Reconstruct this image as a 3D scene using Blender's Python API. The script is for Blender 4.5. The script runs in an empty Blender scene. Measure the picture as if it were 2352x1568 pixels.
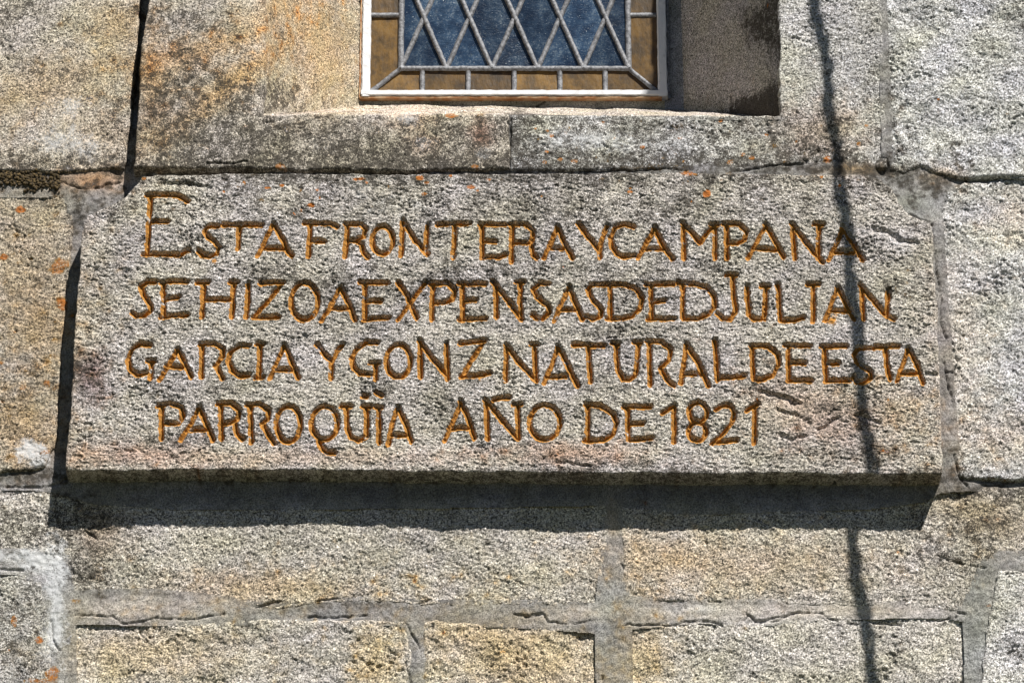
import bpy, math
import numpy as np
from mathutils import Vector

# ------------------------------------------------------------------ camera, sky, sun, exposure
PITCH = math.radians(22.0)
F = 8470.0                       # focal length in units of 1/2352 picture width
DIST = 8.47                      # metres to the wall along the view axis
FW = np.array([0, math.cos(PITCH), math.sin(PITCH)])
UP = np.array([0, -math.sin(PITCH), math.cos(PITCH)])
CAM = -DIST * FW
sc = bpy.context.scene
cam_data = bpy.data.cameras.new('camera')
cam = bpy.data.objects.new('camera', cam_data)
sc.collection.objects.link(cam)
cam.location = CAM
cam.rotation_euler = (math.pi / 2 + PITCH, 0, 0)
cam_data.sensor_width = 36.0
cam_data.lens = F / 2352.0 * 36.0
cam_data.clip_end = 500
sc.camera = cam

SUN = Vector((0.60, -1.0, 1.5)).normalized()      # towards the sun
world = bpy.data.worlds.new('World')
sc.world = world
world.use_nodes = True
wn = world.node_tree
bg = wn.nodes['Background']
sky = wn.nodes.new('ShaderNodeTexSky')
sky.sky_type = 'NISHITA'
sky.sun_disc = False
sky.sun_elevation = math.asin(SUN.z)
sky.sun_rotation = math.atan2(SUN.x, SUN.y)
sky.air_density = 0.30
sky.ozone_density = 2.0
sky.dust_density = 0.1
wn.links.new(sky.outputs[0], bg.inputs[0])
bg.inputs[1].default_value = 0.05
sl = bpy.data.lights.new('sun', 'SUN')
sl.energy = 5.0
sl.angle = math.radians(0.53)
sl.color = (1.0, 0.98, 0.94)
so = bpy.data.objects.new('sun', sl)
sc.collection.objects.link(so)
so.rotation_euler = (-SUN).to_track_quat('-Z', 'Y').to_euler()
so.location = (3, -6, 8)
sc.view_settings.view_transform = 'Standard'
sc.view_settings.look = 'None'
sc.view_settings.gamma = 1
sc.view_settings.exposure = 0.62
sc.view_settings.use_curve_mapping = False
sc.cycles.max_bounces = 4
sc.cycles.diffuse_bounces = 1

# ------------------------------------------------------------------ measuring helpers
def unproj(u, v, y=0.0):
    """photo measure (2352 wide) -> x, z on the upright plane at depth y (y < 0 stands proud of the wall)"""
    u = np.asarray(u, float); v = np.asarray(v, float)
    dx = (u - 1176.0); s = (784.0 - v)
    dy = F * FW[1] + s * UP[1]; dz = F * FW[2] + s * UP[2]
    t = (y - CAM[1]) / dy
    return CAM[0] + dx * t, CAM[2] + dz * t

def proj(x, y, z):
    rx, ry, rz = x - CAM[0], y - CAM[1], z - CAM[2]
    w = ry * FW[1] + rz * FW[2]
    return 1176 + F * rx / w, 784 - F * (ry * UP[1] + rz * UP[2]) / w

rng = np.random.RandomState(7)
PERM = rng.permutation(4096)
GA = rng.rand(4096) * 2 * math.pi
GX, GY = np.cos(GA), np.sin(GA)
def perlin(x, y, seed=0):
    x = x + seed * 17.31; y = y + seed * 5.77
    xi = np.floor(x).astype(np.int64); yi = np.floor(y).astype(np.int64)
    fx = x - xi; fy = y - yi
    ux = fx * fx * fx * (fx * (fx * 6 - 15) + 10); uy = fy * fy * fy * (fy * (fy * 6 - 15) + 10)
    def g(a, b, dx, dy):
        h = PERM[(PERM[(xi + a) & 4095] + yi + b) & 4095]
        return GX[h] * dx + GY[h] * dy
    n00 = g(0, 0, fx, fy); n10 = g(1, 0, fx - 1, fy)
    n01 = g(0, 1, fx, fy - 1); n11 = g(1, 1, fx - 1, fy - 1)
    a = n00 + ux * (n10 - n00); b = n01 + ux * (n11 - n01)
    return (a + uy * (b - a)) * 1.5
def rot(x, z, deg):
    c, s = math.cos(math.radians(deg)), math.sin(math.radians(deg))
    return x * c + z * s, -x * s + z * c
def fbm(x, z, wl, octs, seed=0, gain=0.55, stretch=1.0, deg=0.0):
    a, b = rot(x, z, deg); a = a / stretch
    out = 0; amp = 1.0; tot = 0
    for k in range(octs):
        out = out + amp * perlin(a / wl, b / wl, seed + k * 3)
        tot += amp; amp *= gain; wl *= 0.5
        a, b = rot(a, b, 31)
    return out / tot * 1.3
def sstep(a, b, t):
    t = np.clip((t - a) / (b - a), 0, 1)
    return t * t * (3 - 2 * t)
def seg_dist(px, pz, ax, az, bx, bz):
    dx, dz = bx - ax, bz - az
    L = dx * dx + dz * dz + 1e-12
    t = np.clip(((px - ax) * dx + (pz - az) * dz) / L, 0, 1)
    return np.hypot(px - ax - t * dx, pz - az - t * dz)
def sdf(px, pz, poly):
    """distance to the outline, positive inside"""
    d = np.full(px.shape, 1e9); ins = np.zeros(px.shape, bool)
    n = len(poly)
    for i in range(n):
        ax, az = poly[i]; bx, bz = poly[(i + 1) % n]
        d = np.minimum(d, seg_dist(px, pz, ax, az, bx, bz))
        c = ((az > pz) != (bz > pz))
        with np.errstate(divide='ignore', invalid='ignore'):
            xc = (bx - ax) * (pz - az) / (bz - az + 1e-15) + ax
        ins ^= c & (px < xc)
    return np.where(ins, d, -d)

# ------------------------------------------------------------------ mesh helpers
def parent_to(o, p):
    if p is not None:
        o.parent = p
        o.matrix_parent_inverse = p.matrix_basis.inverted()
def link(name, me, mat, parent=None):
    o = bpy.data.objects.new(name, me)
    sc.collection.objects.link(o)
    if mat is not None and len(me.materials) == 0:
        me.materials.append(mat)
    parent_to(o, parent)
    return o
def mesh_np(name, co, quads, attrs=None, smooth=True):
    used = np.unique(quads)
    remap = np.full(len(co), -1, np.int64); remap[used] = np.arange(len(used))
    co = co[used]; q = remap[quads]
    me = bpy.data.meshes.new(name)
    me.vertices.add(len(co)); me.vertices.foreach_set('co', co.astype(np.float32).ravel())
    me.loops.add(q.size); me.loops.foreach_set('vertex_index', q.astype(np.int32).ravel())
    me.polygons.add(len(q))
    me.polygons.foreach_set('loop_start', np.arange(0, q.size, 4, dtype=np.int32))
    if smooth:
        me.polygons.foreach_set('use_smooth', np.ones(len(q), bool))
    me.update(calc_edges=True)
    for k, a in (attrs or {}).items():
        at = me.attributes.new(k, 'FLOAT_COLOR', 'POINT')
        at.data.foreach_set('color', a[used].astype(np.float32).ravel())
    return me
def grid_quads(nz, nx):
    i = np.arange(nz * nx).reshape(nz, nx)
    return np.stack([i[:-1, :-1], i[:-1, 1:], i[1:, 1:], i[1:, :-1]], -1).reshape(-1, 4)
def pyd(name, verts, faces, mat, parent=None, smooth=False):
    me = bpy.data.meshes.new(name); me.from_pydata([tuple(map(float, v)) for v in verts], [], faces)
    if smooth:
        me.polygons.foreach_set('use_smooth', [True] * len(me.polygons))
    me.update()
    return link(name, me, mat, parent)
def empty(name, loc, **props):
    o = bpy.data.objects.new(name, None); sc.collection.objects.link(o); o.location = loc
    for k, v in props.items(): o[k] = v
    return o

# ------------------------------------------------------------------ materials
def nodes_of(name):
    m = bpy.data.materials.new(name); m.use_nodes = True
    return m, m.node_tree.nodes, m.node_tree.links, m.node_tree.nodes['Principled BSDF']
def N(nd, t, **kw):
    n = nd.new(t)
    for k, v in kw.items(): setattr(n, k, v)
    return n
def noise(nd, lk, co, scale, detail=3, rough=0.55, dist=0.0):
    n = N(nd, 'ShaderNodeTexNoise')
    n.inputs['Scale'].default_value = scale; n.inputs['Detail'].default_value = detail
    n.inputs['Roughness'].default_value = rough; n.inputs['Distortion'].default_value = dist
    lk.new(co, n.inputs['Vector']); return n.outputs['Fac']
def maprange(nd, lk, val, a, b, c=0.0, d=1.0, smooth=True):
    n = N(nd, 'ShaderNodeMapRange')
    if smooth: n.interpolation_type = 'SMOOTHSTEP'
    lk.new(val, n.inputs['Value'])
    for i, x in ((1, a), (2, b), (3, c), (4, d)):
        n.inputs[i].default_value = x
    return n.outputs[0]
def mth(nd, lk, op, a, b=None):
    n = N(nd, 'ShaderNodeMath', operation=op)
    for i, x in enumerate((a, b)):
        if x is None: continue
        if isinstance(x, (int, float)): n.inputs[i].default_value = x
        else: lk.new(x, n.inputs[i])
    return n.outputs[0]
def mix(nd, lk, fac, a, b, mode='MIX'):
    n = N(nd, 'ShaderNodeMix', data_type='RGBA', blend_type=mode)
    for s, x in ((n.inputs[0], fac), (n.inputs[6], a), (n.inputs[7], b)):
        if isinstance(x, (int, float)): s.default_value = x
        elif isinstance(x, tuple): s.default_value = (*x, 1)
        else: lk.new(x, s)
    return n.outputs[2]
def ramp(nd, lk, val, stops, const=False):
    n = N(nd, 'ShaderNodeValToRGB'); cr = n.color_ramp
    if const: cr.interpolation = 'CONSTANT'
    while len(cr.elements) < len(stops): cr.elements.new(0.5)
    for e, (p, c) in zip(cr.elements, stops):
        e.position = p; e.color = (*c, 1)
    lk.new(val, n.inputs[0]); return n.outputs[0]

def stone_material(name, mortar=False):
    m, nd, lk, bs = nodes_of(name)
    tc = N(nd, 'ShaderNodeTexCoord').outputs['Object']
    tint = N(nd, 'ShaderNodeAttribute', attribute_name='tint').outputs['Color']
    mk = N(nd, 'ShaderNodeAttribute', attribute_name='marks')
    sep = N(nd, 'ShaderNodeSeparateColor'); lk.new(mk.outputs['Color'], sep.inputs[0])
    dark, pale, orange = sep.outputs[0], sep.outputs[1], sep.outputs[2]
    paint = mk.outputs['Alpha']
    if not mortar:
        vo = N(nd, 'ShaderNodeTexVoronoi'); vo.inputs['Scale'].default_value = 380
        wob = N(nd, 'ShaderNodeTexNoise'); wob.inputs['Scale'].default_value = 260; lk.new(tc, wob.inputs['Vector'])
        add = N(nd, 'ShaderNodeVectorMath', operation='MULTIPLY_ADD')
        lk.new(wob.outputs['Color'], add.inputs[0]); add.inputs[1].default_value = (0.004,) * 3; lk.new(tc, add.inputs[2])
        lk.new(add.outputs[0], vo.inputs['Vector'])
        cs = N(nd, 'ShaderNodeSeparateColor'); lk.new(vo.outputs['Color'], cs.inputs[0])
        grain = ramp(nd, lk, cs.outputs[0], [(0, (0.06, 0.057, 0.052)), (0.15, (0.18, 0.172, 0.16)), (0.30, (0.36, 0.35, 0.32)),
                     (0.55, (0.47, 0.445, 0.41)), (0.82, (0.57, 0.55, 0.52)), (1, (0.78, 0.77, 0.75))])
        n2 = noise(nd, lk, tc, 300, 3, 0.65)
        v2 = maprange(nd, lk, n2, 0.37, 0.59, 0.38, 1.24)
        col = mix(nd, lk, 1.0, grain, v2, 'MULTIPLY')
    else:
        n2 = noise(nd, lk, tc, 330, 4, 0.75)
        col = ramp(nd, lk, n2, [(0.38, (0.11, 0.108, 0.102)), (0.5, (0.31, 0.30, 0.29)), (0.62, (0.52, 0.51, 0.49))])
        n3 = noise(nd, lk, tc, 26, 4, 0.6)
        col = mix(nd, lk, 1.0, col, maprange(nd, lk, n3, 0.3, 0.7, 0.78, 1.15), 'MULTIPLY')
    col = mix(nd, lk, 1.0, col, tint, 'MULTIPLY')
    nb = noise(nd, lk, tc, 38, 6, 0.7)
    nf = noise(nd, lk, tc, 330, 4, 0.75)
    # pale crustose lichen
    s = mth(nd, lk, 'ADD', mth(nd, lk, 'MULTIPLY', nb, 0.35), mth(nd, lk, 'MULTIPLY', nf, 0.65))
    f = maprange(nd, lk, mth(nd, lk, 'ADD', s, mth(nd, lk, 'MULTIPLY', pale, 0.28)), 0.60, 0.82)
    f = mth(nd, lk, 'MULTIPLY', f, 0.75)
    col = mix(nd, lk, f, col, (0.60, 0.60, 0.60))
    # black crust and painted darkening
    n4 = noise(nd, lk, tc, 60, 7, 0.8)
    s = mth(nd, lk, 'ADD', mth(nd, lk, 'MULTIPLY', n4, 0.54), mth(nd, lk, 'MULTIPLY', nf, 0.46))
    f = maprange(nd, lk, mth(nd, lk, 'ADD', s, mth(nd, lk, 'MULTIPLY', dark, 0.165)), 0.562, 0.622)
    f = mth(nd, lk, 'MULTIPLY', f, 0.9)
    col = mix(nd, lk, f, col, mix(nd, lk, nb, (0.012, 0.011, 0.009), (0.062, 0.050, 0.036)))
    # yellow and orange lichen
    f = maprange(nd, lk, mth(nd, lk, 'ADD', s, mth(nd, lk, 'MULTIPLY', orange, 0.30)), 0.66, 0.78)
    col = mix(nd, lk, f, col, mix(nd, lk, maprange(nd, lk, orange, 0.55, 0.95), (0.24, 0.14, 0.035), (0.36, 0.115, 0.02)))
    # ochre paint
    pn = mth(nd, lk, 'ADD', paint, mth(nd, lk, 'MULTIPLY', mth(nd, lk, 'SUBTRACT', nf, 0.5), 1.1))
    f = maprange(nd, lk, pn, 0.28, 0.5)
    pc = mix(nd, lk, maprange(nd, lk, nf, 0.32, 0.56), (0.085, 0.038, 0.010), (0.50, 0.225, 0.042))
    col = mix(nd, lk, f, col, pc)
    lk.new(col, bs.inputs['Base Color'])
    bs.inputs['Roughness'].default_value = 0.9
    bs.inputs['Specular IOR Level'].default_value = 0.25
    b = N(nd, 'ShaderNodeBump'); b.inputs['Strength'].default_value = 0.75 if mortar else 0.9
    b.inputs['Distance'].default_value = 0.0030 if mortar else 0.0018
    hb = noise(nd, lk, tc, 360, 3, 0.7)
    lk.new(hb, b.inputs['Height']); lk.new(b.outputs[0], bs.inputs['Normal'])
    return m
STONE = stone_material('granite')
MORTAR = stone_material('lime_mortar', True)

# ------------------------------------------------------------------ marks on the stones: measured spots, discolouration, with shade painted into the corner hole
# (kind, u, v, radius_u, radius_v, angle, strength)   kinds: d black crust and painted darkening, p pale lichen, o orange/yellow lichen, t:rgb tint
Z3 = 3.357 / 0.91875
def zc(ox, oy, X, Y, s=3.357):
    return (ox + X / s) * 0.91875, (oy + Y / s) * 0.91875
SPOTS = [
 # upper left stone
 ('p', 300, 90, 70, 45, 0, .5), ('p', 130, 330, 75, 50, 0, .7), ('p', 150, 240, 50, 30, 0, .6), ('d', 130, 170, 160, 30, 10, .30), ('d', 20, 20, 80, 50, 0, .35),
 ('p', 230, 350, 60, 40, 0, .5), ('d', 60, 60, 110, 90, 0, .18),
 # jamb stone left of the window
 ('d', 430, 40, 70, 40, 0, .45), ('d', 370, 210, 60, 90, 30, .55), ('d', 470, 160, 150, 22, 38, .55), ('d', 620, 215, 70, 32, 0, .75),
 ('d', 560, 120, 60, 25, 55, .35), ('d', 420, 290, 130, 60, 0, .45), ('d', 600, 300, 130, 50, 0, .45), ('d', 640, 60, 120, 18, 55, .45),
 # sill front
 ('d', 1000, 375, 900, 22, 0, .55), ('d', 1000, 322, 820, 34, 0, .35), ('d', 1192, 300, 20, 40, 0, 1.3), ('d', 1205, 350, 30, 22, 0, .9), ('d', 480, 250, 150, 90, 30, .30), ('d', 1060, 315, 22, 30, 0, .5),
 ('d', 800, 320, 200, 50, 0, .42), ('d', 1000, 300, 90, 40, 0, .35), ('d', 1190, 305, 30, 50, 0, 1.0), ('d', 1420, 280, 260, 22, 0, .5),
 ('d', 1600, 350, 420, 25, 0, .35), ('d', 1750, 300, 120, 30, 0, .5), ('d', 760, 362, 500, 16, 0, .75), ('d', 1500, 370, 500, 14, 0, .65),
 ('p', 1330, 325, 130, 30, 0, .75), ('p', 1560, 330, 160, 26, 0, .6), ('p', 745, 330, 60, 32, 0, .6), ('p', 1110, 350, 28, 20, 0, .8),
 ('p', 945, 275, 42, 24, 0, .95), ('p', 975, 330, 30, 22, 0, .85), ('p', 420, 340, 110, 30, 0, .5),
 ('d', 1100, 310, 28, 35, 0, .5), ('d', 1880, 310, 120, 70, 0, .28), ('d', 2010, 220, 30, 90, 0, .30),
 ('o', 1035, 266, 18, 7, 0, .85), ('o', 1110, 263, 20, 5, 0, .7), ('o', 1090, 383, 12, 8, 0, .8), ('o', 1410, 335, 30, 14, 0, .45),
 ('o', 1550, 290, 40, 14, 0, .5), ('o', 1900, 368, 16, 14, 0, .9), ('o', 1320, 372, 8, 6, 0, .8), ('o', 1250, 373, 8, 6, 0, .8),
 ('o', 640, 382, 12, 10, 0, .8), ('o', 840, 256, 80, 3, 0, .6),
 # right stones
 ('d', 2045, 230, 14, 90, 0, .55), ('d', 2200, 120, 200, 20, 25, .18), ('o', 2155, 228, 6, 5, 0, 1), ('o', 2312, 262, 8, 6, 0, .7),
 ('d', 2330, 50, 60, 60, 0, .22),
 # middle left stone
 ('o', 45, 482, 14, 11, 0, 1.0), ('o', 30, 468, 14, 10, 0, .5), ('o', 130, 460, 22, 12, 0, .6), ('o', 60, 540, 60, 20, 0, .45), ('o', 10, 590, 10, 8, 0, .9),
 ('o', 135, 615, 22, 26, 0, .8), ('o', 145, 700, 18, 22, 0, .85), ('o', 60, 760, 80, 30, 10, .35), ('o', 125, 820, 20, 20, 0, .7), ('o', 108, 880, 10, 14, 0, .8),
 ('o', 40, 930, 60, 40, 0, .35), ('o', 20, 1050, 50, 20, 0, .6), ('d', 70, 640, 90, 40, 0, .25), ('d', 80, 860, 100, 60, 0, .25),
 ('d', 60, 400, 90, 40, 0, .8), ('p', 78, 1040, 32, 20, 10, 1.6), ('p', 90, 1062, 22, 14, 0, 1.4), ('d', 150, 1000, 14, 60, 0, .5), ('d', 60, 1090, 90, 16, 0, .9),
 # plaque
 ('d', 700, 470, 330, 40, 0, .30), ('d', 1300, 470, 330, 50, 0, .42), ('d', 1700, 480, 260, 40, 0, .28), ('d', 420, 540, 70, 20, 0, .35),
 ('d', 640, 640, 90, 30, 0, .55), ('d', 780, 660, 140, 40, 0, .30), ('d', 1180, 600, 130, 40, 0, .45), ('d', 1020, 650, 160, 40, 0, .45),
 ('d', 1450, 640, 130, 35, 0, .5), ('d', 620, 860, 60, 20, 0, .25), ('d', 780, 740, 100, 30, 0, .38), ('d', 1350, 770, 160, 28, 0, .45),
 ('d', 1060, 950, 70, 40, 0, .45), ('d', 880, 890, 40, 20, 0, .7), ('d', 420, 900, 120, 30, 0, .40), ('d', 430, 1000, 130, 22, 0, .35),
 ('d', 1380, 880, 90, 40, 0, .4), ('d', 1420, 1062, 90, 14, 0, .6), ('d', 1880, 1040, 200, 12, 0, .5), ('d', 1900, 930, 120, 30, 20, .38),
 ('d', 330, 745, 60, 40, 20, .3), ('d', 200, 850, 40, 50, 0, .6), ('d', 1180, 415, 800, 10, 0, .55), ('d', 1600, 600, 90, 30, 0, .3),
 ('d', 1960, 560, 60, 20, 20, .5), ('d', 2060, 660, 60, 24, 0, .35), ('d', 2030, 940, 90, 40, 10, .3), ('p', 820, 430, 90, 30, 0, .4),
 ('p', 900, 480, 120, 26, 0, .45), ('p', 1750, 560, 120, 30, 0, .3), ('p', 1900, 760, 160, 40, 0, .35), ('p', 600, 720, 120, 40, 0, .2), ('p', 2050, 560, 60, 20, 20, .5),
 ('p', 1900, 1020, 200, 26, 0, .4), ('p', 560, 800, 40, 15, 0, .3), ('d', 1180, 1079, 1000, 4, 0, .4), ('d', 1180, 1097, 1100, 10, 0, 1.1),  # dark bands deepen the slab's lower edge and underside
 ('o', 2060, 670, 70, 22, 0, .45), ('o', 2130, 1020, 26, 18, 0, .55), ('o', 1180, 520, 10, 8, 0, .0),
 ('o', 2020, 930, 60, 30, 10, .35),
 # below
 ('d', 170, 1180, 90, 50, 0, .6), ('d', 190, 1300, 60, 60, 0, .5), ('d', 100, 1230, 120, 40, 0, .38), ('d', 300, 1340, 160, 30, 0, .30), ('d', 20, 1180, 60, 50, 0, .3),
 ('d', 2240, 1200, 160, 70, 20, .55), ('d', 2150, 1290, 90, 50, 20, .30), ('d', 2320, 1130, 90, 20, 0, .9), ('o', 2300, 1100, 70, 6, 0, .7), ('o', 2150, 1200, 60, 14, 20, .4),
 ('o', 2260, 1160, 60, 8, 0, .5), ('p', 110, 1290, 60, 40, 0, 1.2), ('p', 130, 1400, 26, 110, 0, 1.1), ('p', 20, 1280, 50, 16, 0, .8), ('p', 110, 1500, 30, 60, 0, .6),
 ('d', 60, 1520, 60, 60, 30, .5), ('d', 30, 1420, 60, 60, 0, .4), ('o', 33, 1425, 8, 18, 0, .8), ('o', 90, 1470, 14, 10, 0, .9), ('o', 120, 1545, 20, 24, 0, .8), ('o', 80, 1562, 40, 8, 0, .8),
 ('o', 175, 1378, 20, 10, 0, .7), ('o', 300, 1375, 120, 14, 0, .45), ('o', 560, 1395, 60, 12, 0, .45), ('o', 420, 1520, 160, 40, 0, .33), ('o', 740, 1540, 120, 20, 0, .3),
 ('o', 800, 1330, 500, 40, 0, .15), ('o', 1700, 1290, 260, 60, 0, .14), ('d', 760, 1390, 200, 10, 0, .4), ('d', 2330, 1490, 24, 16, 0, 1.0), ('o', 2290, 1460, 20, 60, 20, .4),
 ('o', 2270, 1390, 10, 8, 0, .8), ('d', 2010, 1480, 200, 60, 30, .12), ('d', 500, 1450, 200, 40, 0, .15),
 ('d', 2100, 412, 80, 34, 0, 1.2), ('d', 2030, 395, 26, 22, 0, 1.3), ('d', 2150, 450, 60, 20, 0, .4), ('o', 2180, 395, 30, 6, 0, .5),  # dark mortar fan, plus shade painted into the corner hole
 ('d', 600, 392, 420, 16, 0, .75), ('d', 1000, 392, 300, 16, 0, .55), ('d', 1400, 392, 300, 14, 0, .6), ('d', 1750, 388, 300, 14, 0, .5), ('o', 500, 392, 200, 10, 0, .45), ('o', 1500, 385, 150, 8, 0, .5), ('o', 430, 388, 60, 10, 0, .5), ('d', 250, 455, 70, 34, 0, .7), ('d', 180, 500, 20, 60, 0, .6),  # seam crust, and a dark tone at the slab's upper left corner
]
# orange lichen dots seen along the top of the plaque
for ox, oy, X, Y, rx, ry, st in [(650,400,820,160,55,18,1.1),(650,400,65,235,40,16,1.1),(650,400,185,215,22,14,.9),(650,400,480,248,20,14,.9),(650,400,440,380,26,18,1.2),
        (650,400,340,260,16,10,.7),(650,400,345,420,14,14,.8),(650,400,1765,230,45,18,.95),(650,400,1600,135,24,18,1.),(650,400,1345,160,28,10,.9),(650,400,1925,165,24,14,.9),
        (650,400,20,330,40,24,.6),(1300,400,1570,285,42,32,1.05),(1300,400,1400,115,80,24,.85),(1300,400,1760,325,26,16,.7),(1300,400,1685,335,16,14,.7),(1300,400,1740,112,40,12,.7),
        (1300,400,180,305,16,12,.8),(1300,400,155,330,20,14,.7),(1300,400,925,240,16,10,.8),(1300,400,1110,380,16,14,.5),(1300,400,2040,330,40,28,.5),(0,400,2050,190,16,22,.8),
        (1860,400,480,140,20,20,.6),(1860,400,950,165,24,16,.7),(1860,400,970,310,50,26,.4),(1860,400,1370,1035,30,20,.7),(1860,400,1370,930,40,30,.5),(1860,850,1210,500,10,12,.8)]:
    u_, v_ = zc(ox, oy, X, Y)
    SPOTS.append(('o', u_, v_, rx / Z3 * 1.15, ry / Z3 * 1.15, 0, st))
_r = np.random.RandomState(5)
for _ in range(46):
    SPOTS.append(('o', _r.uniform(1190, 2000), _r.uniform(278, 372), _r.uniform(4, 11), _r.uniform(3, 7), 0, _r.uniform(.55, .9)))
for _ in range(34):
    SPOTS.append(('o', _r.uniform(330, 2080), 402 + abs(_r.normal(0, 34)), _r.uniform(3, 9), _r.uniform(3, 6), 0, _r.uniform(.5, .95)))
for _ in range(40):
    SPOTS.append(('o', _r.uniform(0, 150), _r.uniform(470, 1070), _r.uniform(5, 16), _r.uniform(4, 10), 0, _r.uniform(.5, .78)))
TINTS = [  # natural colour shifts in the stone: u, v, ru, rv, ang, rgb multiplier
 (100, 200, 200, 60, -15, (1.0, .88, .70)), (430, 130, 120, 40, -15, (1.06, .84, .60)), (620, 30, 120, 40, -30, (1.06, .88, .68)), (740, 120, 80, 120, 0, (1.1, .92, .70)),
 (520, 200, 200, 30, -38, (1.05, .8, .52)), (230, 310, 90, 60, 0, (1.0, .92, .85)), (350, 200, 40, 120, 0, (.95, .78, .6)), (270, 60, 60, 60, 0, (1.0,.86,.66)),
 (945, 275, 42, 24, 0, (1.2, .95, .8)), (975, 330, 30, 22, 0, (1.15, .92, .8)), (1105, 310, 26, 34, 0, (.75, .5, .42)), (1880, 300, 100, 60, 0, (1, .85, .74)),
 (205, 860, 40, 50, 0, (.72, .58, .60)), (60, 980, 100, 90, 0, (1, .82, .58)), (60, 600, 130, 200, 0, (1, .9, .76)), (100, 760, 90, 100, 0, (.96,.84,.66)),
 (600, 1050, 500, 22, 0, (1.05, .93, .86)), (1330, 1040, 140, 24, 0, (1.05, .82, .68)), (1880, 950, 150, 70, 20, (1.05, .88, .78)), (300, 1040, 160, 30, 0, (1.04,.92,.86)),
 (2200, 800, 60, 200, 0, (1.05, .97, .9)), (2300, 1000, 120, 60, 0, (1.06, .96, .86)), (2330, 500, 60, 50, 0, (1.05, .95, .88)), (2060, 940, 70, 50, 0, (1, .9, .74)),
 (1700, 1300, 300, 60, 0, (1.04, .93, .80)), (1500, 1270, 120, 60, 0, (1.03, .94, .82)), (600, 1350, 200, 40, 0, (1.04, .88, .68)), (1180, 1500, 220, 90, 20, (1.06, .92, .68)),
 (1480, 1500, 60, 90, 0, (1.0, .86, .62)), (330, 1500, 220, 60, 0, (1.05, .93, .72)), (860, 1520, 50, 90, 0, (1.0, .86, .62)), (230, 1220, 60, 60, 0, (.8,.7,.6)), (2260, 1180, 160, 60, 20, (.85, .76, .6)),
 (200, 410, 80, 24, 0, (1.3, 1.02, .74)), (1960, 390, 80, 12, 0, (1.0, .78, .5)), (2160, 400, 40, 20, 0, (1.0, .8, .56)),
]
def marks_at(u, v, x, z, base, dirt=0.0):
    n = u.size
    warp = fbm(x, z, 0.045, 3, 91)
    warp2 = fbm(x, z, 0.018, 2, 57)
    marks = np.zeros(u.shape + (4,)); tint = np.ones(u.shape + (4,))
    tint[..., :3] *= base
    lo = fbm(x, z, 0.16, 3, 33)
    tint[..., :3] *= (1 + 0.16 * lo)[..., None]
    lo2 = fbm(x, z, 0.10, 3, 39, stretch=1.6, deg=25)
    tint[..., 2] *= 1 - 0.14 * np.clip(lo2, -.6, 1.2)
    umin, umax, vmin, vmax = u.min(), u.max(), v.min(), v.max()
    def g(su, sv, ru, rv, ang):
        if su + 3 * max(ru, rv) < umin or su - 3 * max(ru, rv) > umax or sv + 3 * max(ru, rv) < vmin or sv - 3 * max(ru, rv) > vmax:
            return None
        a, b = rot(u - su, v - sv, ang)
        q = (a / ru) ** 2 + (b / rv) ** 2
        q = q * (1 + 0.9 * warp + 0.5 * warp2) + 0.25 * warp
        return np.exp(-np.maximum(q, 0) * 0.9)
    for k, su, sv, ru, rv, ang, st in SPOTS:
        w = g(su, sv, ru, rv, ang)
        if w is None: continue
        i = 'dpo'.index(k)
        if k == 'o': marks[..., i] = np.maximum(marks[..., i], st * sstep(.2, .8, w) if st > .75 else st * w)
        else: marks[..., i] += st * w
    for su, sv, ru, rv, ang, rgb in TINTS:
        w = g(su, sv, ru, rv, ang)
        if w is None: continue
        tint[..., :3] *= 1 + (np.array(rgb) - 1) * w[..., None]
    big = fbm(x, z, 0.09, 4, 71)
    marks[..., 0] += dirt
    marks[..., 0] += 0.34 * big + .22 * fbm(x, z, .035, 2, 77)
    marks[..., 0] = np.where(marks[..., 0] > 0, .78 * np.tanh(marks[..., 0] / .78), marks[..., 0])
    marks[..., 1] += 0.26 * fbm(x, z, 0.12, 3, 81)
    return marks, tint

# ------------------------------------------------------------------ stones as relief
XF = (-1.235, 1.235)
ZF = (unproj(0, 1590)[1], unproj(0, -22, -0.06)[1])
def axis(a, b, lo, hi, fine, coarse):
    pts = []
    if a < lo: pts.append(np.arange(a, min(b, lo), coarse))
    s, e = max(a, lo), min(b, hi)
    if e > s: pts.append(np.arange(s, e, fine))
    if b > hi: pts.append(np.arange(max(a, hi), b + coarse, coarse))
    return np.unique(np.concatenate(pts))

def relief(x, z, p, seed):
    """rough stone surface, metres"""
    h = p.get('big', .004) * fbm(x, z, .22, 2, seed)
    h = h + p.get('mid', .0030) * .8 * fbm(x, z, .055, 3, seed + 11, stretch=p.get('st', 1.3), deg=p.get('deg', 0))
    h = h + p.get('fine', .0024) * 0.55 * fbm(x, z, .019, 2, seed + 23, stretch=p.get('st', 1.3), deg=p.get('deg', 0))
    h = h + p.get('grain', .0013) * 1.35 * fbm(x, z, .0062, 2, seed + 37, gain=.8, stretch=p.get('st', 1.3), deg=p.get('deg', 0))
    pt = fbm(x, z, .010, 3, seed + 51, stretch=1.2, deg=p.get('deg', 0), gain=.7) + .75 * fbm(x, z, .11, 3, seed + 3) - .1
    h = h - p.get('pit', .004) * 1.0 * sstep(.30, .80, pt)
    return h

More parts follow.
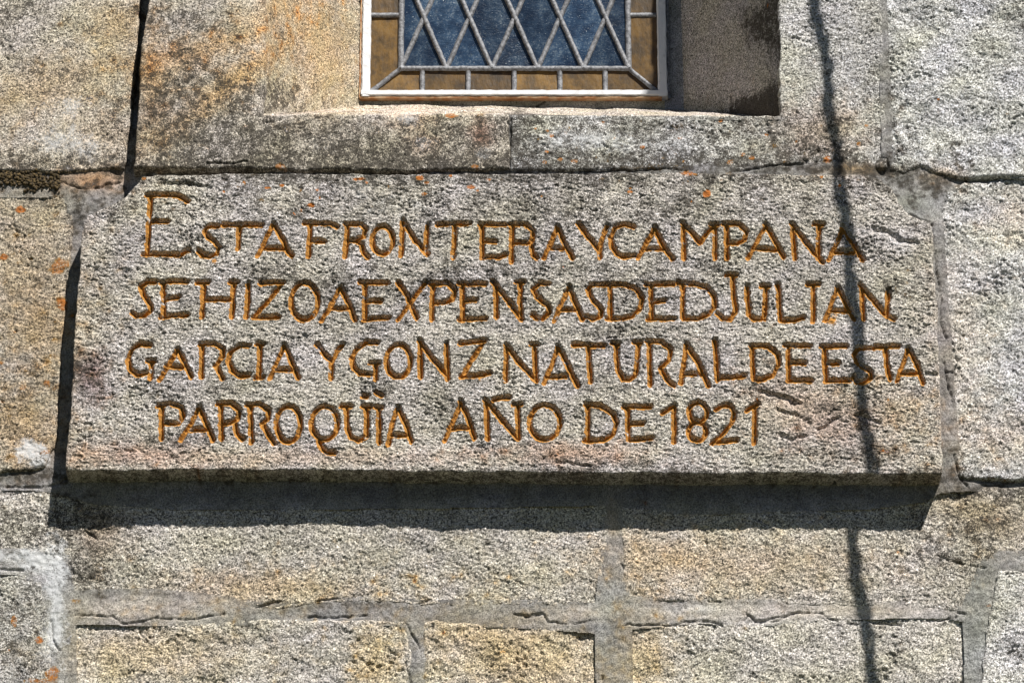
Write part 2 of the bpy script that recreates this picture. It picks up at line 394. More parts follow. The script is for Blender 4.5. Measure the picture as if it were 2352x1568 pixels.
CRACKS = []
for ox, oy, lines in [
  (1300, 1240, [[(40,1010),(110,985),(200,985),(240,1050),(420,1070),(550,1055),(620,1035)], [(880,1078),(1150,1078),(1260,1090),(1390,1050),(1570,1042),(1700,1080)], [(1900,985),(1980,1052),(2110,1030),(2350,970)], [(1560,875),(1690,885)], [(845,560),(872,600)], [(690,1570),(690,1500)]]),
  (1860, 1240, [[(0,1040),(40,990),(90,1060),(290,1045),(380,980),(650,980),(720,1030),(790,1050)], [(860,1060),(950,1080)], [(1100,1060),(1200,1075),(1330,1080)], [(1530,1045),(1650,1040),(1790,1010)], [(1620,490),(1720,540),(1850,570)], [(2190,650),(2350,635)], [(1790,970),(1850,990)], [(1900,580),(2030,600)]]),
  (0, 1240, [[(620,995),(800,1000),(950,1010),(1010,1060),(1150,1060),(1300,1020),(1430,1030),(1640,1030),(1760,1000),(1880,990)], [(2150,930),(2350,880)], [(0,610),(200,620)], [(720,290),(800,350)], [(430,1050),(440,1200),(500,1290)]]),
  (650, 1240, [[(0,920),(180,880)], [(400,1010),(650,1015),(900,1000)], [(1220,1060),(1280,1160),(1340,1270)], [(1265,1565),(1220,1400)], [(460,885),(640,860)], [(1330,900),(1420,870)], [(2130,985),(2230,1010),(2350,1000)]]),
  (1860, 400, [[(1575,540),(1600,800),(1625,1000),(1655,1180),(1640,1350),(1700,1500)], [(1380,460),(1470,490),(1560,520)], [(1820,165),(2000,150),(2350,140)]]),
  (1860, 850, [[(1680,180),(1705,380),(1740,480),(1752,560)], [(1760,960),(1800,1150),(1870,1220)], [(1700,270),(1760,270),(1785,215)], [(1810,1165),(1960,1185),(2100,1190)]]),
  (500, 0, [[(60,1365),(250,1372),(400,1350)], [(1320,1440),(1500,1430),(1700,1445),(1850,1478)]]),
  (850, 0, [[(0,1445),(300,1460),(500,1475),(700,1440),(1100,1430),(1200,1420)], [(1410,1020),(1405,1160)]]),
  (1450, 0, [[(0,1430),(200,1420),(450,1435),(700,1412),(900,1440)], [(1300,1440),(1600,1395),(1760,1380),(1900,1375)]]),
  (0, 850, [[(0,1225),(250,1235),(430,1225),(570,1160)]]),
  (0, 400, [[(440,150),(560,200),(680,240),(830,240),(900,200),(1020,190)]]),
]:
    for L in lines: CRACKS.append([zc(ox, oy, a, b) for a, b in L])
def carve_cracks(h, U, V, X, Z):
    wu = U + 3.2 * fbm(X, Z, .022, 3, 733); wv = V + 3.2 * fbm(X, Z, .022, 3, 744)
    wid = 2.6 + 1.5 * fbm(X, Z, .04, 2, 755)
    for L in CRACKS:
        us = [p[0] for p in L]; vs_ = [p[1] for p in L]
        m = (wu > min(us) - 9) & (wu < max(us) + 9) & (wv > min(vs_) - 9) & (wv < max(vs_) + 9)
        if not m.any(): continue
        a, b = wu[m], wv[m]; d = np.full(a.shape, 99.)
        for (x0, y0), (x1, y1) in zip(L[:-1], L[1:]): d = np.minimum(d, seg_dist(a, b, x0, y0, x1, y1))
        h[m] -= .0075 * np.clip(1 - d / wid[m], 0, 1)
    return h
STONES = []
def make_stone(name, pxpoly, level, base, p, seed, parent, label=None, fine=.0023, r=.010, lift=0.0, slope=0.0, u0=1176, wob=.0055, build=True, drop=.07):
    lv = lambda u: level + slope * (u - u0)
    poly = []
    for (u, v) in pxpoly:
        x, z = unproj(u, v, -lv(u)); poly.append((float(x), float(z)))
    P = np.array(poly)
    xs = axis(P[:, 0].min() - .006, P[:, 0].max() + .006, XF[0], XF[1], fine, .02)
    zs = axis(P[:, 1].min() - .006, P[:, 1].max() + .006, ZF[0], ZF[1], fine, .02)
    X, Z = np.meshgrid(xs, zs)
    wx = wob * fbm(X, Z, .07, 3, seed + 5); wz = wob * fbm(X, Z, .07, 3, seed + 9)
    d = sdf(X + wx, Z + wz, poly)
    d = d + p.get('grow', .0022) + .0016 * fbm(X, Z, .016, 2, seed + 77)
    keep_v = d > -.0045
    lev = level + slope * ((X * 1000 + 1176) - u0)
    r = r * .6
    t = np.clip(1 - d / r, 0, 1)
    rnd = r * (1 - np.sqrt(np.clip(1 - t * t, 0, 1)))
    h = lev + relief(X, Z, p, seed) * sstep(-.002, .012, d) - rnd
    h = h - drop * sstep(0.0002, -.0040, d)
    if p.get('soft'):
        xe = unproj(p['soft'], 263, -level)[0]; ze = unproj(0, 262, -level)[1]
        h = h - .030 * np.clip(1 - (xe - X) / .075, 0, 1) ** 2 * (X < xe + .01) * sstep(ze - .02, ze + .06, Z)
    U, V = proj(X, -h, Z)
    if name == 'stone': h = carve_cracks(h, U, V, X, Z)
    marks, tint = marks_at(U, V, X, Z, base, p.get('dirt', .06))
    return dict(name=name, X=X, Z=Z, h=h, d=d, keep=keep_v, marks=marks, tint=tint, poly=poly, parent=parent, label=label)

def flush_stone(S, mat=STONE):
    nz, nx = S['X'].shape
    q = grid_quads(nz, nx)
    k = S['keep'].ravel()
    q = q[k[q].any(1)]
    co = np.stack([S['X'].ravel(), -S['h'].ravel(), S['Z'].ravel()], 1)
    me = mesh_np(S['name'], co, q, {'tint': S['tint'].reshape(-1, 4), 'marks': S['marks'].reshape(-1, 4)})
    o = link(S['name'], me, mat, S['parent'])
    if S['label']: o['label'] = S['label']
    return o

wall = empty('church_wall', (0, 0, -4.6), category='wall',
             label='sunlit granite block wall with grey mortar joints surrounding the carved inscription and the window')
GROUND_Z = -4.75

DEF = dict()
ROUGH = dict(big=.006, mid=.0060, fine=.0036, grain=.0016, pit=.006, st=1.2, deg=-20)
PTD = dict(big=.003, mid=.0022, fine=.0024, grain=.0016, pit=.0045, st=1.5, deg=0)
SMOOTHER = dict(big=.003, mid=.0018, fine=.0016, grain=.0012, pit=.003, st=1.2, deg=10)
LOWER = dict(big=.005, mid=.0030, fine=.0030, grain=.0019, pit=.0035, st=1.3, deg=-20)

spec = [
 ('stone', [(-420,-420),(318,-420),(322,0),(312,120),(300,260),(285,385),(150,392),(-420,384)], .020, (1.02,.94,.83), SMOOTHER, 1, dict(r=.014, label='pale tan block at the upper left beside the deep vertical joint')),
 ('stone', [(384,-1300),(644,-1300),(600,263),(1168,263),(1170,386),(900,390),(640,387),(307,384),(318,250),(325,100),(343,0),(345,-300)], .062, (.96,.88,.77), dict(SMOOTHER, soft=600), 2, dict(r=.012, label='ochre streaked jamb block left of the window')),
 ('stone', [(1176,266),(1797,266),(1749,-1300),(1966,-1300),(2026,0),(2032,200),(2036,380),(2000,386),(1600,389),(1174,389)], .060, (.98,.97,.95), PTD, 3, dict(r=.010, slope=-.000040, u0=1176, label='grey sill and jamb block right of the window crossed by the cable shadow')),
 ('stone', [(2006,-420),(2760,-420),(2760,404),(2300,405),(2210,408),(2150,398),(2110,380),(2080,396),(2046,392),(2038,300),(2032,100)], .024, (1.08,1.09,1.10), ROUGH, 4, dict(r=.014, label='whitish rough block in the upper right corner')),
 ('stone', [(2215,419),(2168,440),(2152,480),(2158,560),(2167,700),(2174,800),(2190,1000),(2205,1093),(2260,1098),(2760,1096),(2760,414),(2300,414)], .014, (1.09,1.09,1.10), ROUGH, 5, dict(r=.012, label='whitish rough block right of the inscription')),
 ('stone', [(-420,440),(100,446),(140,440),(166,470),(164,560),(152,700),(140,800),(132,1000),(105,1070),(40,1082),(-420,1080)], .010, (.86,.80,.72), dict(PTD, mid=.0035, deg=-12), 6, dict(r=.014, label='brownish block with orange lichen left of the inscription')),
 ('stone', [(-420,1120),(60,1116),(125,1122),(220,1150),(420,1162),(900,1160),(1392,1152),(1398,1215),(1388,1300),(1376,1396),(1240,1388),(1000,1388),(820,1378),(620,1396),(470,1372),(330,1362),(165,1366),(146,1300),(60,1270),(-420,1272)], .000, (.98,.93,.85), LOWER, 7, dict(r=.010, label='long pale block below the left half of the inscription')),
 ('stone', [(1430,1165),(1600,1172),(2000,1160),(2120,1145),(2155,1124),(2240,1118),(2760,1124),(2760,1272),(2300,1274),(2262,1294),(2236,1350),(2216,1402),(2080,1392),(1900,1388),(1700,1386),(1436,1378)], .002, (1.0,.945,.87), LOWER, 8, dict(r=.010, label='long block below the right half of the inscription')),
 ('stone', [(2294,1312),(2760,1314),(2760,1900),(2236,1900),(2254,1568),(2272,1420)], .010, (1.12,1.11,1.08), dict(ROUGH, mid=.0035), 9, dict(r=.012, label='whitish block in the lower right corner')),
 ('stone', [(1440,1436),(1600,1422),(1760,1428),(1900,1412),(2080,1410),(2170,1408),(2222,1420),(2226,1568),(2210,1900),(1446,1900)], .000, (1.10,1.05,.97), dict(ROUGH, mid=.0045), 10, dict(r=.012, label='pale block in the bottom row right of the wide mortar joint')),
 ('stone', [(972,1424),(1200,1432),(1376,1446),(1380,1568),(1384,1900),(968,1900),(972,1568)], -.002, (1.04,.96,.84), dict(ROUGH, mid=.0060, fine=.0045), 11, dict(r=.012, label='yellowish small block in the bottom row')),
 ('stone', [(165,1424),(400,1428),(640,1424),(928,1424),(944,1500),(936,1568),(930,1900),(168,1900)], .000, (1.02,.97,.90), dict(ROUGH, mid=.0045), 12, dict(r=.012, label='speckled cream block in the bottom row left')),
 ('stone', [(-420,1302),(40,1308),(92,1330),(112,1420),(122,1568),(110,1900),(-420,1900)], .004, (.92,.90,.86), dict(PTD, mid=.0035, deg=-30), 13, dict(r=.014, label='dark speckled grey block in the lower left corner')),
]
polys = []
for nm, pp, lvl, base, prm, seed, kw in spec:
    S = make_stone(nm, pp, lvl, base, prm, seed, wall, **kw)
    polys.append(S['poly'])
    # chips and fissures measured on single blocks
    if seed == 2:
        pass
    flush_stone(S)
    del S

# ------------------------------------------------------------------ the inscription stone
plaque = empty('inscription_stone', (0, -.07, -.36), category='inscription',
               label='projecting granite slab carved with four lines of ochre painted capitals under the window')
PL = .075
ppoly = [(327,405),(312,425),(290,452),(262,472),(225,486),(204,494),(192,512),(187,560),(182,640),(174,760),(163,960),(155,1040),(153,1078),
         (600,1076),(900,1080),(1200,1082),(1700,1084),(2163,1086),(2160,960),(2154,800),(2148,650),(2138,520),(2128,510),(2086,494),(2064,470),(2048,436),(2022,414),(1990,405),(1600,399),(1000,402),(600,400)]
S = make_stone('slab', ppoly, PL, (.98, .925, .875), dict(big=.0030, mid=.0026, fine=.0026, grain=.0018, pit=.0050, st=2.0, deg=-8, dirt=.13), 20, plaque, fine=.00165, r=.006, wob=.0042, drop=.095)
X, Z = S['X'], S['Z']
U, V = proj(X, -PL, Z)

# carved strokes, measured letter by letter: crop origin, list of (letter, strokes)
def ell(cx, cy, rx, ry, n=20):
    return [(cx + rx * math.cos(2 * math.pi * i / n), cy + ry * math.sin(2 * math.pi * i / n)) for i in range(n + 1)]
LET = {
 (300, 450, 5.8725): [
  ('E', [[(452,240),(425,650),(400,1090)], [(395,212),(700,205),(850,222),(930,255),(990,300)], [(450,605),(710,608)], [(340,1085),(600,1080),(900,1082),(1015,1015)]]),
 ],
 (0, 400, 3.357): [
  ('S', [[(1830,555),(1780,548),(1730,565),(1718,600),(1745,640),(1800,680),(1835,730),(1820,780),(1760,800),(1705,790),(1668,758)]]),
  ('T', [[(1875,540),(2200,542)], [(2010,560),(1998,735)]]),
  ('S', [[(1310,1015),(1240,1015),(1185,1050),(1200,1120),(1265,1210),(1270,1260),(1210,1300),(1150,1305),(1110,1280)]]),
  ('E', [[(1370,1030),(1375,1310)], [(1350,1018),(1450,1010),(1575,1016)], [(1390,1158),(1500,1145)], [(1350,1310),(1460,1300),(1575,1296)]]),
  ('H', [[(1712,1030),(1695,1310)], [(1655,1022),(1752,1018)], [(1962,1035),(1947,1312)], [(1932,1022),(1995,1022)], [(1720,1162),(1940,1168)]]),
  ('I', [[(2085,1030),(2070,1310)]]),
 ],
 (650, 400, 3.357): [
  ('A', [[(115,535),(50,660),(-17,800)], [(115,530),(190,660),(230,760),(268,800)], [(22,735),(205,740)]]),
  ('F', [[(422,545),(408,805)], [(372,525),(480,530),(600,530),(650,558)], [(425,672),(545,682)]]),
  ('R', [[(735,540),(715,805)], [(718,530),(850,532),(888,575),(872,635),(800,668),(735,668)], [(812,675),(852,700),(870,770),(905,808)]]),
  ('O', [ell(1030, 667, 88, 118)]),
  ('N', [[(1200,500),(1185,800)], [(1205,515),(1290,650),(1410,790)], [(1408,540),(1388,760)]]),
  ('T', [[(1490,536),(1765,530)], [(1637,545),(1625,808)]]),
  ('E', [[(1864,545),(1868,812)], [(1848,535),(2065,540)], [(1882,677),(1978,682)], [(1865,812),(2010,810),(2068,788)]]),
  ('R', [[(2118,540),(2112,845)], [(2095,532),(2235,535),(2292,590),(2292,640),(2262,690),(2125,688)], [(2275,700),(2295,780),(2325,818)]]),
  ('Z', [[(0,1030),(200,1025)], [(165,1058),(60,1190),(-38,1300)], [(-55,1315),(160,1312)]]),
  ('O', [ell(375, 1180, 113, 155)]),
  ('A', [[(675,1055),(600,1210),(515,1345)], [(675,1055),(750,1210),(800,1335)], [(590,1232),(745,1238)]]),
  ('E', [[(880,1040),(882,1325)], [(845,1020),(960,1025),(1075,1028)], [(895,1178),(1015,1175)], [(870,1325),(1085,1318)]]),
  ('X', [[(1158,1022),(1240,1140),(1320,1325)], [(1390,1022),(1270,1180),(1162,1332)]]),
  ('P', [[(1452,1045),(1445,1332)], [(1435,1030),(1580,1028),(1638,1090),(1615,1160),(1550,1192),(1465,1192)]]),
  ('E', [[(1700,1040),(1702,1335)], [(1675,1030),(1895,1035)], [(1715,1172),(1812,1168)], [(1675,1335),(1895,1325)]]),
  ('N', [[(1978,1040),(1988,1310)], [(1950,1012),(2060,1150),(2195,1330)], [(2185,1025),(2190,1325)], [(2150,1022),(2215,1020)]]),
 ],
 (1300, 400, 3.357): [
  ('A', [[(318,560),(265,680),(203,812)], [(318,555),(370,690),(445,818)], [(250,732),(365,737)]]),
  ('Y', [[(488,528),(580,650),(665,750),(677,815)], [(732,545),(690,660),(668,745)]]),
  ('C', [[(955,560),(885,533),(800,565),(762,640),(775,720),(820,785),(870,808),(958,795)]]),
  ('A', [[(1130,565),(1070,680),(995,812)], [(1130,560),(1200,710),(1282,822)], [(1045,738),(1208,742)]]),
  ('M', [[(1372,560),(1378,818)], [(1362,520),(1440,600),(1512,690)], [(1512,690),(1575,600),(1650,535)], [(1637,550),(1640,820)], [(1600,535),(1665,535)]]),
  ('P', [[(1737,545),(1740,820)], [(1712,532),(1840,533),(1905,600),(1890,660),(1830,692),(1750,690)]]),
  ('A', [[(2068,545),(1990,680),(1918,815)], [(2060,535),(2150,690),(2215,815)], [(1978,738),(2155,748)]]),
  ('S', [[(242,1032),(165,1030),(112,1075),(140,1140),(238,1220),(250,1270),(190,1325),(140,1320),(105,1285)]]),
  ('A', [[(412,1065),(350,1200),(288,1345)], [(412,1055),(465,1200),(528,1330)], [(330,1247),(465,1250)]]),
  ('S', [[(700,1042),(600,1042),(572,1080),(605,1160),(685,1250),(675,1305),(615,1330),(555,1308)]]),
  ('D', [[(757,1055),(762,1325)], [(715,1042),(880,1042),(978,1080),(1028,1160),(1012,1240),(950,1305),(850,1325),(735,1325)]]),
  ('E', [[(1102,1050),(1106,1325)], [(1060,1045),(1180,1040),(1290,1036)], [(1110,1192),(1218,1176)], [(1080,1330),(1298,1328)]]),
  ('D', [[(1367,1045),(1365,1315)], [(1325,1022),(1460,1034),(1565,1060),(1632,1135),(1638,1225),(1590,1285),(1500,1325),(1375,1325)]]),
  ('J', [[(1785,975),(1797,1150),(1812,1270),(1765,1332),(1705,1325),(1658,1285)], [(1738,955),(1822,960)]]),
  ('U', [[(1905,1050),(1922,1290),(1970,1330),(2055,1328)], [(2067,1050),(2052,1325)], [(2028,1050),(2092,1048)]]),
 ],
 (1600, 500, 3.357): [
  ('N', [[(1285,235),(1302,488)], [(1275,195),(1400,360),(1535,515)], [(1505,215),(1495,480)], [(1465,200),(1540,200)]]),
  ('A', [[(1705,235),(1650,360),(1590,492)], [(1700,225),(1790,360),(1875,497)], [(1640,428),(1795,432)]]),
  ('L', [[(1160,700),(1180,1002)], [(1180,1002),(1290,1002),(1375,975)]]),
  ('I', [[(1457,710),(1455,1010)], [(1410,698),(1502,698)]]),
  ('A', [[(1662,735),(1600,880),(1555,1000)], [(1660,720),(1730,860),(1805,990)], [(1595,918),(1758,922)]]),
  ('N', [[(1862,740),(1880,992)], [(1845,700),(1950,830),(2070,965),(2135,992)], [(2088,750),(2072,968)]]),
 ],
 (0, 850, 3.357): [
  ('G', [[(1262,38),(1185,25),(1108,70),(1075,160),(1092,240),(1150,288),(1235,272)], [(1270,175),(1265,320)], [(1240,172),(1292,172)]]),
  ('A', [[(1490,80),(1420,200),(1343,325)], [(1490,70),(1550,190),(1605,302)], [(1400,215),(1535,225)]]),
  ('R', [[(1697,42),(1690,302)], [(1678,30),(1790,22),(1872,62),(1870,130),(1812,205)], [(1815,205),(1840,260),(1865,315)]]),
  ('C', [[(2092,42),(2012,40),(1935,90),(1915,160),(1950,250),(2010,298),(2088,290)]]),
  ('I', [[(2182,32),(2176,312)], [(2155,30),(2212,30)], [(2145,310),(2205,305)]]),
  ('P', [[(1357,555),(1355,820)], [(1328,542),(1430,525),(1522,560),(1538,630),(1500,692),(1390,692)]]),
  ('A', [[(1670,565),(1600,700),(1518,832)], [(1670,560),(1735,700),(1788,832)], [(1590,742),(1735,742)]]),
  ('R', [[(1852,545),(1862,822)], [(1828,530),(1940,520),(2012,580),(1990,655),(1930,690),(1875,690)], [(1972,690),(1990,780),(2042,822)]]),
  ('R', [[(2102,550),(2110,852)], [(2078,535),(2180,530),(2258,580),(2250,650),(2200,692)], [(2200,692),(2250,780),(2300,858)]]),
 ],
 (650, 800, 3.357): [
  ('A', [[(205,205),(150,330),(83,482)], [(205,200),(260,330),(322,478)], [(135,407),(268,412)]]),
  ('Y', [[(480,200),(540,280),(602,335),(596,482)], [(698,195),(650,250),(610,335)]]),
  ('G', [[(988,185),(900,178),(812,230),(770,310),(785,390),(840,442),(935,447)], [(932,352),(1002,350)], [(970,360),(970,490)]]),
  ('O', [ell(1163, 337, 103, 135)]),
  ('N', [[(1345,190),(1350,470)], [(1338,170),(1440,310),(1572,455)], [(1565,185),(1575,492)]]),
  ('Z', [[(1680,192),(1780,180),(1892,160)], [(1868,190),(1790,310),(1712,440)], [(1690,467),(1810,460),(1932,440)]]),
  ('N', [[(2070,210),(2065,502)], [(2062,198),(2180,350),(2320,505)], [(2305,208),(2315,500)], [(2275,195),(2330,200)]]),
  ('O', [ell(240, 865, 102, 150)]),
  ('Q', [ell(543, 858, 110, 140), [(495,1005),(515,1065),(565,1108),(628,1106)]]),
  ('U', [[(725,722),(733,900),(765,980),(830,1002),(895,962),(898,800),(892,722)], [(685,712),(762,714)], [(862,715),(928,718)]]),
  ('I', [[(1000,730),(1000,1022)], [(970,720),(1025,720)], [(860,630),(900,628)], [(975,600),(1022,625)]]),
  ('A', [[(1155,725),(1110,860),(1078,1032)], [(1155,718),(1220,860),(1272,1015)], [(1100,952),(1232,962)]]),
  ('A', [[(1685,690),(1630,830),(1552,1002)], [(1682,672),(1750,830),(1800,985)], [(1590,902),(1752,900)]]),
  ('Ñ', [[(1900,680),(1912,992)], [(1888,660),(2020,820),(2165,990)], [(2162,705),(2170,992)], [(2130,698),(2195,698)], [(1968,664),(2030,642),(2092,644)]]),
 ],
 (1300, 800, 3.357): [
  ('A', [[(322,222),(270,360),(205,518)], [(320,212),(400,370),(485,548)], [(240,470),(388,466)]]),
  ('T', [[(448,200),(712,212)], [(575,218),(582,370),(597,515)]]),
  ('U', [[(805,192),(822,420),(868,490),(922,497),(972,455),(995,185)], [(778,190),(828,192)], [(960,180),(1022,182)]]),
  ('R', [[(1085,182),(1095,537)], [(1068,172),(1190,180),(1268,240),(1260,320),(1180,395)], [(1185,400),(1240,500),(1292,542)]]),
  ('A', [[(1398,210),(1375,370),(1355,520)], [(1398,198),(1500,360),(1582,542)], [(1370,447),(1542,447)]]),
  ('L', [[(1635,165),(1650,330),(1658,492)], [(1655,480),(1770,478),(1888,465)]]),
  ('D', [[(1950,222),(1960,490)], [(1938,210),(2082,215),(2162,280),(2177,370),(2120,460),(2040,492),(1960,492)]]),
  ('O', [ell(210, 853, 128, 148)]),
  ('D', [[(570,712),(572,1005)], [(552,700),(680,715),(782,780),(812,860),(790,940),(720,1000),(545,1007)]]),
  ('E', [[(900,732),(915,1000)], [(878,720),(1098,722)], [(910,867),(1035,860)], [(915,1002),(1108,985)]]),
  ('1', [[(1202,775),(1296,712)], [(1296,712),(1297,1012)]]),
  ('8', [ell(1495, 765, 76, 80), ell(1490, 925, 74, 78)]),
  ('2', [[(1648,745),(1700,712),(1768,715),(1802,770),(1782,850),(1700,950),(1615,1028)], [(1640,1016),(1822,1000)]]),
  ('1', [[(1902,756),(1995,698)], [(1972,725),(1966,1028)]]),
 ],
 (1860, 850, 3.357): [
  ('E', [[(370,42),(377,332)], [(348,35),(558,42)], [(385,182),(512,188)], [(370,332),(572,332)]]),
  ('E', [[(677,62),(690,335)], [(652,50),(858,45)], [(700,192),(798,190)], [(685,337),(888,332)]]),
  ('S', [[(1088,62),(960,62),(925,110),(960,190),(1062,260),(1070,310),(1010,348),(950,348),(922,300)]]),
  ('T', [[(1108,48),(1302,42)], [(1190,62),(1200,200),(1228,322)]]),
  ('A', [[(1380,70),(1335,200),(1288,332)], [(1380,62),(1445,180),(1502,352)], [(1315,270),(1462,270)]]),
 ],
}
wobx = .0016 * fbm(X, Z, .020, 2, 301) ; wobz = .0016 * fbm(X, Z, .020, 2, 317)
Xw, Zw = X + wobx, Z + wobz
gd = np.full(X.shape, 1.0); gid = np.full(X.shape, -1, np.int32)
nlet = 0
xs0, zs0 = X[0], Z[:, 0]
for (ox, oy, s), letters in LET.items():
    for ch, strokes in letters:
        for st in strokes:
            pts = []
            for (a, b) in st:
                u, v = zc(ox, oy, a, b, s)
                x, z = unproj(u, v, -PL); pts.append((float(x), float(z)))
            for (ax, az), (bx, bz) in zip(pts[:-1], pts[1:]):
                m = .02
                i0, i1 = np.searchsorted(xs0, [min(ax, bx) - m, max(ax, bx) + m])
                j0, j1 = np.searchsorted(zs0, [min(az, bz) - m, max(az, bz) + m])
                sub = (slice(j0, j1), slice(i0, i1))
                dd = seg_dist(Xw[sub], Zw[sub], ax, az, bx, bz)
                better = dd < gd[sub]
                gd[sub] = np.where(better, dd, gd[sub])
                gid[sub] = np.where(better, nlet, gid[sub])
        nlet += 1
WL = .0078 + .0011 * fbm(X, Z, .03, 2, 401) + .0009 * fbm(X, Z, .009, 2, 405)
t = np.clip(1 - gd / WL, 0, 1)
soft = sstep(0, .18, t)
groove = .0155 * t ** .95
h = S['h']
h_floor = h + .0006 * perlin(X / .007, Z / .007, 5) * (t > 0)
# shallow scars in the face: breaks at the right end
def scar(pts, w, dep):
    dmin = np.full(X.shape, 1.)
    P = [tuple(map(float, unproj(u, v, -PL))) for u, v in pts]
    for (ax, az), (bx, bz) in zip(P[:-1], P[1:]):
        dmin = np.minimum(dmin, seg_dist(X + 3 * wobx, Z + 3 * wobz, ax, az, bx, bz))
    return dep * np.clip(1 - dmin / w, 0, 1)
sc_h = scar([zc(1860,400,1090,575), zc(1860,400,1200,600), zc(1860,400,1310,680), zc(1860,400,1440,695)], .011, .010)
sc_h = sc_h + scar([zc(1860,850,620,745), zc(1860,850,700,715), zc(1860,850,790,655)], .007, .008)
sc_h = sc_h + scar([zc(1860,850,925,625), zc(1860,850,1010,645), zc(1860,850,1140,690)], .008, .007)
sc_h = sc_h + scar([zc(1860,850,150,430), zc(1860,850,330,480), zc(1860,850,430,540)], .010, .007)
sc_h = sc_h + scar([zc(1860,850,310,800), zc(1860,850,400,835), zc(1860,850,500,810)], .009, .007)
sc_h = sc_h + scar([zc(1860,850,280,590), zc(1860,850,450,640), zc(1860,850,560,700)], .008, .005)
sc_h = sc_h + scar([zc(1300,800,2020,600), zc(1300,800,2200,640), zc(1300,800,2350,700)], .009, .006)
sc_h = sc_h + scar([zc(1300,800,300,1190), zc(1300,800,600,1230)], .006, .006)
sc_h = sc_h + scar([zc(0,400,1370,195), zc(0,400,1600,205), zc(0,400,1760,235)], .008, .006)
sc_h = sc_h + scar([zc(1860,850,1520,280), zc(1860,850,1640,290)], .008, .006)
# a bulge of the break line in the upper right of the slab, and the uneven foot of the slab
h = h_floor - groove - sc_h
S['h'] = h
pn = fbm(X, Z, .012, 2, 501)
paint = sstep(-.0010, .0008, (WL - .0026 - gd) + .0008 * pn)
paint = np.roll(np.roll(paint, -2, axis=0), -1, axis=1)      # paint shifted off the upper right walls to deepen their shade
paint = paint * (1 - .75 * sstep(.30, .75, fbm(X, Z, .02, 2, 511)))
for ox, oy, a, b, rr, stn in [(1600,500,1610,1010,.014,.62),(1600,500,1580,960,.010,.5),(300,450,1385,1190,.009,.55),(650,800,1840,490,.008,.5),(1860,400,770,1300,.010,.4)]:
    u, v = zc(ox, oy, a, b, 5.8725 if ox == 300 else 3.357)
    x0, z0 = unproj(u, v, -PL)
    paint = np.maximum(paint, stn * np.exp(-((X - x0) ** 2 + (Z - z0) ** 2) / rr ** 2))
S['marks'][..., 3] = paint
in_g = (gd < WL)
# split faces: slab body and one piece per letter
nz, nx = X.shape
q = grid_quads(nz, nx)
q = q[S['keep'].ravel()[q].any(1)]
g = np.where(in_g, gid, -1).ravel()
gq = g[q]
fid = gq.max(1)
co = np.stack([X.ravel(), -S['h'].ravel(), Z.ravel()], 1)
at = {'tint': S['tint'].reshape(-1, 4), 'marks': S['marks'].reshape(-1, 4)}
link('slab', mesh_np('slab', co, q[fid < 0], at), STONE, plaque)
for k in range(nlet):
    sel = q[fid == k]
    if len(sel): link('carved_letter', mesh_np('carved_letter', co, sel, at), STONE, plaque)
plaque_poly = S['poly']
del S

# ------------------------------------------------------------------ mortar bed between the stones
CP = np.array([(100,410,.012),(230,430,.012),(300,420,.004),(306,395,.006),(280,455,.010),(300,200,-.02),(240,460,.020),(170,560,.004),(150,800,.003),(130,1050,.003),(60,1100,.002),
      (345,390,.040),(700,390,.046),(1100,390,.052),(1500,390,.046),(1900,385,.042),(2000,385,.030),(2060,420,.018),(2100,450,.028),(2150,440,.016),(2250,411,.002),
      (2145,560,.030),(2155,800,.030),(2180,1000,.020),(2190,1080,.010),(2300,1108,-.002),(1171,300,.052),(2038,200,.026),
      (300,1130,.004),(800,1130,.006),(1300,1130,.006),(1411,1200,.000),(1405,1330,.001),(1405,1420,.003),(1405,1500,.003),(1800,1130,.004),(2120,1110,.006),
      (140,1300,.004),(140,1450,.004),(60,1285,.004),(300,1400,.004),(700,1405,-.002),(950,1480,-.003),(1200,1410,.000),(1600,1405,.002),(1900,1400,.001),(2150,1400,.001),
      (2250,1380,.004),(2235,1520,.004),(2300,1292,.002)], float)
cx, cz = unproj(CP[:, 0], CP[:, 1], -CP[:, 2])
xs = axis(-1.6, 1.6, XF[0], XF[1], .0026, .03); zs = axis(unproj(0, 1900)[1], unproj(0, -420)[1], ZF[0], ZF[1], .0026, .03)
X, Z = np.meshgrid(xs, zs)
num = 0; den = 0  # inverse-distance blend of the measured mortar levels
for a, b, l in zip(cx, cz, CP[:, 2]):
    w = 1 / (((X - a) ** 2 + (Z - b) ** 2) + .0004) ** 1.6
    num = num + w * l; den = den + w
lev = num / den
D = np.full(X.shape, -1.0)
for P_ in polys + [plaque_poly]:
    D = np.maximum(D, sdf(X, Z, P_))
hole_u = (600, 1797)
hx0, _ = unproj(592, 263, -.06); hx1, hz = unproj(1806, 264, -.04)
in_hole = (X > hx0) & (X < hx1) & (Z > hz - .004)
keep = (D < .012) & ~in_hole
h = lev + .0022 * fbm(X, Z, .08, 3, 601, stretch=2) + .0024 * fbm(X, Z, .012, 3, 611, gain=.7) 
h = h - .016 * np.exp(-(((X - unproj(2024, 395)[0]) / .016) ** 2 + ((Z - unproj(2024, 395)[1]) / .022) ** 2) ** 2)
U, V = proj(X, -h, Z)
h = carve_cracks(h, U, V, X, Z)
marks, tint = marks_at(U, V, X, Z, (.86, .84, .81))
